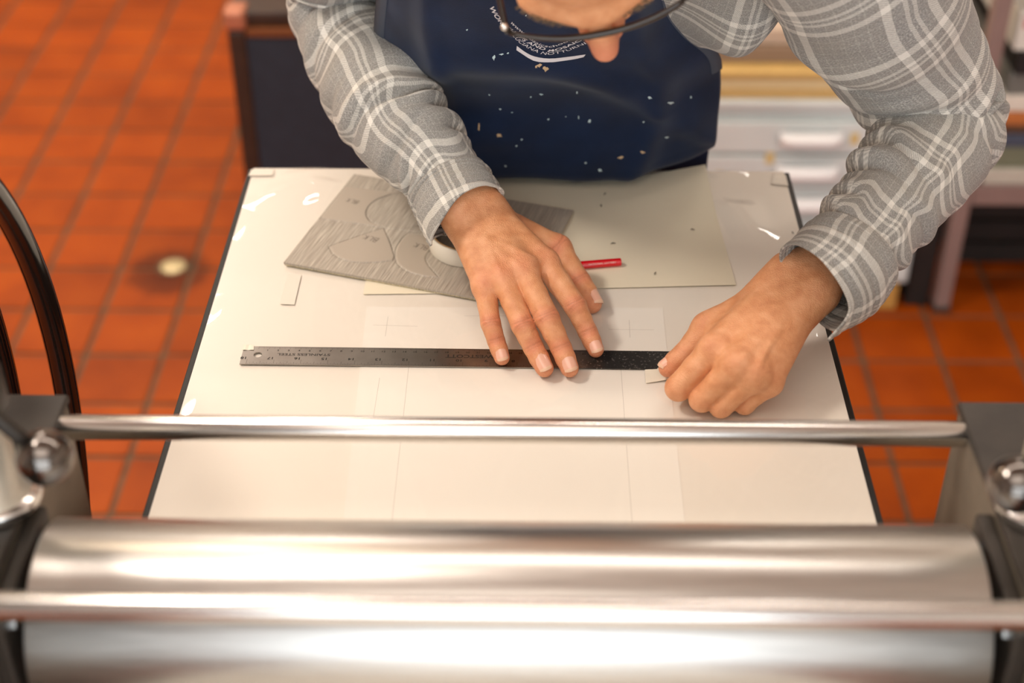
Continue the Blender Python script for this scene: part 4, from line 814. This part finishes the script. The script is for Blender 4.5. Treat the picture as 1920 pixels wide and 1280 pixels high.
# ------------------------------------------------------------------ plaid shirt
def plaid(name):
    m, nt, b = mat(name); uv = N(nt, 'ShaderNodeUVMap'); uv.uv_map = 'UVMap'; sp = N(nt, 'ShaderNodeSeparateXYZ')
    nz = N(nt, 'ShaderNodeTexNoise', i_Scale=45.0, i_Detail=2.0); L(nt, uv.outputs[0], nz.inputs['Vector'])
    vm = N(nt, 'ShaderNodeVectorMath', operation='MULTIPLY_ADD'); vm.inputs[1].default_value = (0.0022, 0.0022, 0); L(nt, nz.outputs['Color'], vm.inputs[0]); L(nt, uv.outputs[0], vm.inputs[2]); L(nt, vm.outputs[0], sp.inputs[0])
    g0 = (0, 0, 0)
    def band(sock, per, ph):
        a = N(nt, 'ShaderNodeMath', operation='MULTIPLY_ADD'); a.inputs[1].default_value = 1/per; a.inputs[2].default_value = ph; L(nt, sock, a.inputs[0])
        f = N(nt, 'ShaderNodeMath', operation='FRACT'); L(nt, a.outputs[0], f.inputs[0])
        st = []
        def w(x0, x1, v): st.extend([(x0, (v, v, v)), (x1, (0, 0, 0))])
        st.append((0.0, (0.8, 0.8, 0.8))); st.append((0.075, (0, 0, 0)))
        w(0.165, 0.200, 0.66); w(0.235, 0.270, 0.66); w(0.365, 0.435, 0.8); w(0.535, 0.543, 0.2); w(0.630, 0.638, 0.2); w(0.725, 0.733, 0.2); w(0.82, 0.828, 0.2); w(0.91, 0.918, 0.2)
        r = ramp(nt, f.outputs[0], st, 'CONSTANT'); return r.outputs[0]
    ba, bb = band(sp.outputs['X'], 0.088, 0.0), band(sp.outputs['Y'], 0.098, 0.1)
    # twill: warp and weft threads take turns at the surface
    tw = N(nt, 'ShaderNodeTexWave', wave_type='BANDS', bands_direction='DIAGONAL', i_Scale=260.0, i_Distortion=1.6); tw.inputs['Detail'].default_value = 2.0; L(nt, uv.outputs[0], tw.inputs['Vector'])
    mxw = N(nt, 'ShaderNodeMapRange'); mxw.inputs['To Min'].default_value = 0.30; mxw.inputs['To Max'].default_value = 0.70; L(nt, tw.outputs['Fac'], mxw.inputs['Value'])
    mx = N(nt, 'ShaderNodeMix', data_type='RGBA'); L(nt, mxw.outputs[0], mx.inputs[0]); L(nt, ba, mx.inputs[6]); L(nt, bb, mx.inputs[7])
    n2 = N(nt, 'ShaderNodeTexNoise', i_Scale=700.0, i_Detail=3.0); L(nt, uv.outputs[0], n2.inputs['Vector'])
    n3 = N(nt, 'ShaderNodeTexNoise', i_Scale=22.0, i_Detail=3.0); L(nt, uv.outputs[0], n3.inputs['Vector'])
    gr = ramp(nt, n2.outputs['Fac'], [(0.30, srgb(98, 99, 99)), (0.50, srgb(144, 144, 142)), (0.72, srgb(198, 196, 190))])
    mw = N(nt, 'ShaderNodeMix', data_type='RGBA'); L(nt, n3.outputs['Fac'], mw.inputs[0]); L(nt, gr.outputs[0], mw.inputs[6]); mw.inputs[7].default_value = rgba(srgb(150, 144, 134))
    mc = N(nt, 'ShaderNodeMix', data_type='RGBA'); L(nt, mx.outputs[2], mc.inputs[0]); L(nt, mw.outputs[2], mc.inputs[6]); mc.inputs[7].default_value = rgba(srgb(236, 231, 220)); L(nt, mc.outputs[2], b.inputs['Base Color'])
    b.inputs['Roughness'].default_value = 0.95; b.inputs['Sheen Weight'].default_value = 0.15; b.inputs['Specular IOR Level'].default_value = 0.15
    ad = N(nt, 'ShaderNodeMath', operation='ADD'); L(nt, tw.outputs['Fac'], ad.inputs[0]); L(nt, n2.outputs['Fac'], ad.inputs[1])
    bp = N(nt, 'ShaderNodeBump', i_Strength=0.35, i_Distance=0.0005); L(nt, ad.outputs[0], bp.inputs['Height']); L(nt, bp.outputs[0], b.inputs['Normal']); return m
M_plaid = plaid('grey_plaid_flannel')
M_inner = simple('shirt_inside', srgb(96, 92, 86), 0.95)
def smooth_noise(nu, nv, cu, cv, seed):                        # periodic in the first direction
    r = np.random.default_rng(seed); G = r.normal(size=(cu, cv+3)); u = np.arange(nu)/nu*cu; v = np.arange(nv)/(nv-1)*cv
    i = u.astype(int); fu = u-i; j = v.astype(int); fv = v-j; fu = fu*fu*(3-2*fu); fv = fv*fv*(3-2*fv); A = lambda a, b_: G[np.ix_(a % cu, b_)]
    return (A(i, j)*(1-fu)[:, None]+A(i+1, j)*fu[:, None])*(1-fv)[None]+(A(i, j+1)*(1-fu)[:, None]+A(i+1, j+1)*fu[:, None])*fv[None]
def fold_prof(x, w): return np.exp(-(x/w)**2)-0.95*np.exp(-((x-1.45*w)/(0.5*w))**2)
def sleeve(name, st, folds, seed, u0=0.0, flat=0.92, nU=220, nV=260, ext=None, thick=0.0, vscale=1.0, v0=0.0, noise=1.0, clearz=None, gain=1.5):
    C0 = []; R0 = []
    for (l, r, z) in st:
        c = ((l[0]+r[0])/2, (l[1]+r[1])/2); p = atz(c[0], c[1], z); C0.append(p); R0.append(0.5*math.hypot(r[0]-l[0], r[1]-l[1])*depth(p)/FPX)
    Cn = catmull(C0, nV); Rn = catmull(np.array(R0)[:, None], nV)[:, 0]
    Tn = np.gradient(Cn, axis=0); Tn /= np.linalg.norm(Tn, axis=1, keepdims=True); k = np.ones(15)/15
    Tn = np.stack([np.convolve(np.pad(Tn[:, i], 7, mode='edge'), k, 'valid') for i in range(3)], 1); Tn /= np.linalg.norm(Tn, axis=1, keepdims=True)
    sl = np.concatenate([[0], np.cumsum(np.linalg.norm(np.diff(Cn, axis=0), axis=1))]); ph = np.arange(nU)/nU*2*math.pi
    vd = Cn-CAM; vd /= np.linalg.norm(vd, axis=1, keepdims=True); S = np.cross(Tn, vd); S /= np.linalg.norm(S, axis=1, keepdims=True); U = np.cross(Tn, S)
    tstat = np.linspace(0, len(st)-1, nV)
    D = np.zeros((nU, nV))
    for (t0, p0, pe, slope, amp, wid) in folds:                # t0 in station units, p0/pe degrees, slope in stations per radian, wid in stations
        dp = (ph-math.radians(p0)+math.pi) % (2*math.pi)-math.pi; env = np.exp(-(dp/math.radians(pe))**2)
        D += gain*amp*env[:, None]*fold_prof(tstat[None, :]-t0-slope*dp[:, None]-0.10*np.sin(3*dp+t0*5)[:, None], wid)
    D += noise*(smooth_noise(nU, nV, 5, 9, seed)*0.0016+smooth_noise(nU, nV, 7, 26, seed+1)*0.0011+smooth_noise(nU, nV, 16, 40, seed+2)*0.0005)
    if ext is None: D *= 1-0.75*np.clip((tstat-(len(st)-1-0.8))/0.7, 0, 1)[None, :]
    ex = np.zeros(nU) if ext is None else ext(np.degrees(ph))
    endw = np.clip((tstat-(len(st)-1-0.9))/0.9, 0, 1)**1.5
    V = np.zeros((nU, nV, 3)); UV = np.zeros((nU, nV, 2))
    for i in range(nU):
        r = Rn+D[i]; V[i] = Cn+S*(r*math.cos(ph[i]))[:, None]+U*(r*flat*math.sin(ph[i]))[:, None]+Tn*(ex[i]*endw)[:, None]
        UV[i, :, 0] = ph[i]*0.056+u0+0.35*D[i]; UV[i, :, 1] = (0.45*sl+0.55*np.concatenate([[0], np.cumsum(np.linalg.norm(np.diff(V[i], axis=0), axis=1))]))*vscale+v0
    if clearz is not None: V[:, :, 2] = np.maximum(V[:, :, 2], clearz)
    Vf = V.transpose(1, 0, 2).reshape(-1, 3); UVf = UV.transpose(1, 0, 2).reshape(-1, 2)
    F = [(j*nU+i, j*nU+(i+1) % nU, (j+1)*nU+(i+1) % nU, (j+1)*nU+i) for j in range(nV-1) for i in range(nU)]
    me_uv_fix = True
    o = obj(name, Vf, F, M_plaid, shirt, uv=UVf)
    ul = o.data.uv_layers[0].data                              # the seam column runs on instead of wrapping back
    li = 0; full = 2*math.pi*0.056
    for p in o.data.polygons:
        vs = list(p.vertices)
        if (vs[0] % nU) == nU-1:
            for q, lidx in enumerate(p.loop_indices):
                if vs[q] % nU == 0: ul[lidx].uv[0] += full
    if thick > 0:
        s_ = o.modifiers.new('cloth', 'SOLIDIFY'); s_.thickness = thick; s_.offset = -1
    return o
# body of the shirt: a squarish tube along the bent back
TS = [((0.05, 1.66, 0.88), 0.175, 0.115), ((0.05, 1.635, 1.00), 0.165, 0.11), ((0.05, 1.56, 1.14), 0.178, 0.112), ((0.05, 1.445, 1.275), 0.225, 0.118), ((0.05, 1.335, 1.365), 0.235, 0.115), ((0.05, 1.265, 1.41), 0.16, 0.095), ((0.05, 1.225, 1.425), 0.085, 0.070)]
nU, nV = 200, 160
Cn = catmull([t[0] for t in TS], nV); An = catmull([[t[1], t[2]] for t in TS], nV); Tn = np.gradient(Cn, axis=0); Tn /= np.linalg.norm(Tn, axis=1, keepdims=True)
NZ = smooth_noise(nU, nV, 9, 12, 5)*0.003+smooth_noise(nU, nV, 18, 24, 6)*0.0014; V = []; UVs = []; sl = np.concatenate([[0], np.cumsum(np.linalg.norm(np.diff(Cn, axis=0), axis=1))])
for j in range(nV):
    fr_ = np.cross(Tn[j], [1.0, 0, 0]); fr_ /= np.linalg.norm(fr_); fr_ = fr_ if fr_[1] < 0 else -fr_
    for i in range(nU):
        a = 2*math.pi*i/nU; c, s = math.cos(a), math.sin(a); e = 2/2.9; sx_ = math.copysign(abs(c)**e, c); sf = math.copysign(abs(s)**e, s)
        xx = sx_*An[j, 0]; bul = (0.062*math.exp(-((xx-0.175)/0.055)**2)*math.exp(-((sl[j]-0.46)/0.11)**2) if s > 0 else 0); V.append(Cn[j]+np.array([1.0, 0, 0])*sx_*(An[j, 0]+NZ[i, j])+fr_*(sf*(An[j, 1]+NZ[i, j])+bul)); UVs.append((sx_*0.24+(0.02 if s > 0 else 0.3), sl[j]))
F = [(j*nU+i, j*nU+(i+1) % nU, (j+1)*nU+(i+1) % nU, (j+1)*nU+i) for j in range(nV-1) for i in range(nU)]
shirt = obj('shirt', V, F, M_plaid, person, uv=UVs)
# collar
co = catmull([hp(-0.06, -0.145, 0)+np.array([0.062*math.cos(a), 0.062*math.sin(a), 0.0]) for a in np.linspace(0, 2*math.pi, 9)], 40)
obj('collar', *tube(list(co)[:-1], 0.014, 10, True), M_plaid, shirt, uv=[(0.1*k/390, 0.02) for k in range(390)])

R_FO = [(2.35, 95, 70, 0.10, 0.0075, 0.22), (2.95, 40, 45, -0.15, 0.0050, 0.16), (3.30, 120, 50, 0.20, 0.0045, 0.20), (3.9, 20, 40, -0.30, 0.0060, 0.24), (4.5, 165, 40, 0.2, 0.0035, 0.25), (4.9, 15, 45, -0.2, 0.0065, 0.26), (5.62, 70, 85, -0.12, 0.0070, 0.20), (6.25, 10, 45, -0.25, 0.0062, 0.24), (6.7, 110, 45, 0.25, 0.0028, 0.22), (7.15, 5, 40, -0.2, 0.0052, 0.22), (7.7, 150, 35, 0.4, 0.0035, 0.16), (8.3, 140, 40, 0.5, 0.0030, 0.14), (1.4, 90, 80, 0.1, 0.006, 0.25)]
sleeve('sleeve', R_ST, R_FO, 21, u0=0.012, v0=0.0, gain=1.15)
L_FO = [(3.35, 115, 60, -0.25, 0.0040, 0.20), (3.75, 150, 45, -0.30, 0.0070, 0.20), (4.25, 120, 75, -0.10, 0.0085, 0.17), (4.72, 95, 85, 0.02, 0.0090, 0.16), (5.15, 80, 80, 0.06, 0.0070, 0.15), (5.75, 10, 40, 0.25, 0.0045, 0.2), (5.6, 170, 35, -0.2, 0.0050, 0.2), (6.5, 165, 40, -0.25, 0.0045, 0.22), (7.2, 140, 60, -0.30, 0.0052, 0.20), (7.75, 155, 50, -0.35, 0.0075, 0.20), (8.3, 30, 45, 0.3, 0.0042, 0.2), (8.75, 165, 40, -0.25, 0.0040, 0.2), (9.2, 20, 45, 0.3, 0.0045, 0.18), (9.45, 150, 45, -0.2, 0.0070, 0.18), (9.75, 20, 50, 0.2, 0.0042, 0.15), (2.0, 150, 60, -0.2, 0.0050, 0.3)]
sleeve('sleeve', L_ST, L_FO, 41, u0=0.035, v0=0.03, gain=1.15)
def bumpdeg(d, c, w): x = (d-c+180) % 360-180; return np.exp(-(x/w)**2)
R_CU = [((764, 372), (918, 322), 1.046), ((776, 400), (932, 344), 1.042), ((792, 434), (949, 374), 1.036)]
sleeve('cuff', R_CU, [], 61, u0=0.02, v0=0.045, nU=200, nV=60, thick=0.0022, noise=0.5, ext=lambda d: 0.010*bumpdeg(d, 176, 24)+0.020*bumpdeg(d, 135, 48)-0.026*bumpdeg(d, 275, 65), flat=0.86, clearz=BED+0.035)
L_CU = [((1518, 418), (1674, 538), 1.048), ((1482, 450), (1650, 572), 1.044), ((1448, 484), (1602, 598), 1.040)]
sleeve('cuff', L_CU, [], 71, u0=0.0, v0=0.06, nU=200, nV=60, thick=0.0022, noise=0.5, ext=lambda d: 0.026*bumpdeg(d, 12, 18)+0.004*bumpdeg(d, 90, 60)-0.012*bumpdeg(d, 262, 55), flat=0.90, clearz=BED+0.02)

# ------------------------------------------------------------------ apron
m, nt, b = mat('navy_apron'); uv = N(nt, 'ShaderNodeTexCoord')
n1 = N(nt, 'ShaderNodeTexNoise', i_Scale=18.0, i_Detail=6.0); L(nt, uv.outputs['Object'], n1.inputs['Vector']); n2 = N(nt, 'ShaderNodeTexNoise', i_Scale=900.0, i_Detail=2.0); L(nt, uv.outputs['Object'], n2.inputs['Vector'])
cr = ramp(nt, n1.outputs['Fac'], [(0.3, srgb(13, 27, 52)), (0.7, srgb(18, 37, 68))]); b.inputs['Roughness'].default_value = 0.9; b.inputs['Sheen Weight'].default_value = 0.12; b.inputs['Specular IOR Level'].default_value = 0.2
L(nt, cr.outputs[0], b.inputs['Base Color'])
bp = N(nt, 'ShaderNodeBump', i_Strength=0.3, i_Distance=0.0004); L(nt, n2.outputs['Fac'], bp.inputs['Height']); L(nt, bp.outputs[0], b.inputs['Normal']); M_apron = m
M_bind = simple('apron_binding', srgb(74, 80, 92), 0.9)
AP = [(1.232, 1.285, -0.115, 0.125), (1.265, 1.240, -0.125, 0.138), (1.305, 1.188, -0.135, 0.150), (1.338, 1.147, -0.142, 0.172), (1.375, 1.105, -0.146, 0.205), (1.410, 1.062, -0.150, 0.216), (1.420, 1.014, -0.152, 0.218), (1.428, 0.982, -0.154, 0.219), (1.438, 0.962, -0.155, 0.219), (1.468, 0.953, -0.156, 0.219), (1.499, 0.950, -0.157, 0.219), (1.508, 0.930, -0.158, 0.219), (1.512, 0.86, -0.16, 0.22), (1.515, 0.70, -0.17, 0.23), (1.52, 0.50, -0.18, 0.24)]
nU, nV = 150, 220; Q = catmull(AP, nV); Tq = np.gradient(Q[:, :2], axis=0); Tq /= np.linalg.norm(Tq, axis=1, keepdims=True); nq = np.stack([-Tq[:, 1]*-1, Tq[:, 0]*-1], 1)
nq = np.where((nq[:, :1] > 0), -nq, nq)                     # outward: towards the camera side
V = []; tt = np.linspace(0, 1, nV)
for j in range(nV):
    y, z, xl, xr = Q[j]
    for i in range(nU):
        u = i/(nU-1); x = xl+(xr-xl)*u; c = 2*u-1; back = 0.050*abs(c)**3.2*(1.0 if tt[j] < 0.75 else 0.3)+0.006*c*c
        v = tt[j]; w = min(1.0, max(0.0, (0.66-v)/0.12))
        fo = 0.0075*math.exp(-((v-0.20-0.20*(u-0.45)**2*4+0.10*(0.45-u))/0.045)**2)*w+0.0060*math.exp(-((v-0.36-0.30*(u-0.55)**2+0.05*(u-0.5))/0.05)**2)*w+0.007*math.exp(-((u-0.83+0.30*(v-0.3))/0.045)**2)*w+0.006*math.exp(-((u-0.20-0.25*(v-0.25))/0.04)**2)*w+0.004*math.sin(u*17+v*6)*w*v
        n3 = nq[j]; fo *= 1.2; V.append((x, y+back+fo*n3[0], z+back*0.25+fo*n3[1]))
F = [(j*nU+i, j*nU+i+1, (j+1)*nU+i+1, (j+1)*nU+i) for j in range(nV-1) for i in range(nU-1)]
apron = obj('apron', V, F, M_apron, person); sm = apron.modifiers.new('cloth', 'SOLIDIFY'); sm.thickness = 0.0016; sm.offset = 0
Vap = np.array(V).reshape(nV, nU, 3)
for i, jm in ((0, 60), (nU-1, 74)):
    sgn = 1 if i else -1; A = Vap[:jm, i]; Bk = Vap[:jm, i-9*sgn if i else 9]; wv = (Bk-A); wv /= np.linalg.norm(wv, axis=1, keepdims=True)
    Vb = []; Fb = []
    nrm = np.cross(np.gradient(A, axis=0), wv); nrm /= np.linalg.norm(nrm, axis=1, keepdims=True); nrm *= np.where(nrm[:, 1:2] > 0, -1, 1)
    for k in range(jm):
        for q, (t, h) in enumerate(((-0.0015, -0.002), (-0.0012, 0.0022), (0.006, 0.003), (0.0135, 0.0022), (0.0140, 0.0))): Vb.append(A[k]+wv[k]*t+nrm[k]*h)
    for k in range(jm-1):
        for q in range(4): Fb.append((k*5+q, k*5+q+1, (k+1)*5+q+1, (k+1)*5+q))
    obj('binding', Vb, Fb, M_bind, apron)
for s, i in ((-1, 12), (1, nU-13)):                          # neck straps
    a = Vap[0, i]; e_ = HC+np.array([s*0.075, 0.10, 0.045]); obj('neck_strap', *tube([a+[0, .004, -.01], (a+e_)/2+[0, -0.004, 0.012], e_], [0.010, 0.009, 0.009], 10), M_bind, apron)
# lettering and paint on the apron, laid on the cloth itself
bvh = BVHTree.FromPolygons([tuple(v) for v in V], F)
def on_apron(px, py, off=0.0011):
    d = Vector(ray(px, py)).normalized(); h = bvh.ray_cast(Vector(CAM), d)
    if h[0] is None: return None, None
    n = h[1] if h[1].dot(d) < 0 else -h[1]; return np.array(h[0]+n*off), np.array(n)
M_print = simple('white_print', srgb(224, 220, 222), 0.7); M_drop = simple('dried_paint_pale', srgb(196, 218, 222), 0.5); M_drop2 = simple('dried_paint_tan', srgb(206, 178, 140), 0.6)
def arc_text(s, base, height_px, bold, sx=1.0, nm='lettering'):
    B2 = [on_apron(x, y) for x, y in catmull(base, 40)]; B2 = [q for q in B2 if q[0] is not None]; Pb = np.array([q[0] for q in B2]); Nb = np.array([q[1] for q in B2])
    ls = np.concatenate([[0], np.cumsum(np.linalg.norm(np.diff(Pb, axis=0), axis=1))]); V_, F_ = text_mesh(s, 1.0, bold, 'LEFT'); wid = V_[:, 0].max()-V_[:, 0].min(); sc = ls[-1]/wid; out = []
    for v in V_:
        t = (v[0]-V_[:, 0].min())*sc; k = min(max(int(np.searchsorted(ls, t))-1, 0), len(ls)-2); f = (t-ls[k])/(ls[k+1]-ls[k]); p = Pb[k]+(Pb[k+1]-Pb[k])*f; n = Nb[k]*(1-f)+Nb[k+1]*f; tg = Pb[k+1]-Pb[k]; tg /= np.linalg.norm(tg)
        up_ = np.cross(n, tg); up_ /= np.linalg.norm(up_); p = p+up_*v[1]*height_px
        h = bvh.find_nearest(Vector(p)); q = np.array(h[0]); out.append(q+n/np.linalg.norm(n)*0.0012)
    obj(nm, out, F_, M_print, apron, smooth=False)
arc_text('WORK', [(917, 10), (925, 25), (934, 37), (946, 52)], 0.0064, 0.02)
arc_text('SHOPS AND MOSAIC S', [(948, 50), (970, 66), (990, 80), (1021, 93), (1034, 95), (1060, 88), (1090, 74), (1103, 67)], 0.0056, 0.02)
arc_text('www.mosaicschool.com', [(956, 40), (966, 50), (977, 59), (992, 71), (1008, 82), (1033, 87), (1056, 80), (1076, 71), (1104, 57)], 0.0054, 0.0)
arc_text('LUCIANA NOTTURNI', [(961, 65), (972, 77), (990, 89), (1010, 98), (1026, 101), (1054, 97), (1077, 89), (1099, 80)], 0.0058, 0.0)
def blob(pts, m_, nm):
    c = np.mean(np.array(pts, float), axis=0); ring = [on_apron(x, y, 0.0012)[0] for x, y in pts]; mid = on_apron(c[0], c[1], 0.0018)[0]
    if mid is None or any(r is None for r in ring): return
    obj(nm, [mid]+ring, [(0, k+1, (k+1) % len(ring)+1) for k in range(len(ring))], m_, apron)
top = catmull([(969, 84), (985, 96), (1002, 104), (1029, 108), (1062, 105), (1098, 100)], 16); bot = catmull([(1094, 105), (1077, 109), (1050, 113), (1029, 115), (1000, 112), (968, 92)], 16)
Vb = [on_apron(x, y, 0.0012)[0] for x, y in top]+[on_apron(x, y, 0.0012)[0] for x, y in bot[::-1]]
obj('paint_stroke', Vb, [(k, k+1, 17+k, 16+k) for k in range(15)], M_print, apron, smooth=False)
spots = [(1010, 121, 7, 4, 1), (1023, 127, 6, 6, 1), (1005, 124, 4, 3, 1), (926, 106, 3, 6, 0), (898, 238, 3, 9, 1), (936, 253, 9, 4, 1), (1163, 294, 7, 3, 1), (1205, 284, 5, 3, 1), (1085, 219, 2, 4, 0), (1105, 226, 5, 4, 0), (1218, 182, 6, 3, 0), (1256, 192, 6, 3, 0), (1294, 182, 3, 3, 0), (1125, 318, 6, 3, 0), (1249, 256, 4, 2, 0), (968, 272, 2, 2, 0), (978, 260, 2, 2, 0), (918, 176, 2, 2, 0), (938, 203, 2, 2, 0), (960, 209, 2, 1, 0), (1015, 175, 4, 2, 0), (1082, 172, 3, 3, 0), (876, 54, 2, 2, 0), (986, 27, 2, 2, 0), (1098, 304, 2, 2, 0), (1028, 222, 2, 2, 0), (1061, 217, 2, 1, 0), (940, 100, 5, 2, 0), (952, 98, 3, 2, 0), (1207, 227, 2, 2, 0), (995, 180, 2, 2, 0), (948, 310, 3, 2, 0), (872, 252, 2, 2, 0)]
for x, y, a, c, tan in spots:
    ph0 = rng.uniform(0, 6); blob([(x+a*math.cos(t)*(0.75+0.35*math.sin(2*t+ph0)), y+c*math.sin(t)*(0.75+0.35*math.cos(3*t+ph0))) for t in np.linspace(0, 2*math.pi, 11)[:-1]], M_drop2 if tan else M_drop, 'paint_spot')
# trousers and shoes behind the bed
M_tr = simple('dark_trousers', srgb(34, 36, 44), 0.9, var=0.1, scale=30); M_shoe = simple('dark_shoe', srgb(40, 32, 28), 0.5)
tf_ = Field((-0.18, 1.45, 0.05), (0.30, 1.90, 1.03), 0.006); tf_.chain([(0.05, 1.655, 0.98), (0.05, 1.66, 0.86)], [0.12, 0.125], 0.05)
for s in (-1, 1): tf_.chain([(0.05+s*0.075, 1.66, 0.86), (0.05+s*0.095, 1.65, 0.50), (0.05+s*0.105, 1.67, 0.10)], [0.09, 0.065, 0.05], 0.03)
Vt, Ft = tf_.mesh(); obj('trousers', Vt, Ft, M_tr, person)
for s in (-1, 1):
    sf = Field((0.05+s*0.11-0.08, 1.48, -0.01), (0.05+s*0.11+0.08, 1.80, 0.15), 0.005); sf.chain([(0.05+s*0.105, 1.70, 0.045), (0.05+s*0.115, 1.60, 0.040), (0.05+s*0.125, 1.535, 0.030)], [0.042, 0.042, 0.032], 0.02).cone((0.05+s*0.105, 1.68, 0.05), (0.05+s*0.105, 1.67, 0.12), 0.042, 0.046, 0.02).floor(0.002)
    Vs, Fs = sf.mesh(); obj('shoe', Vs, Fs, M_shoe, person)
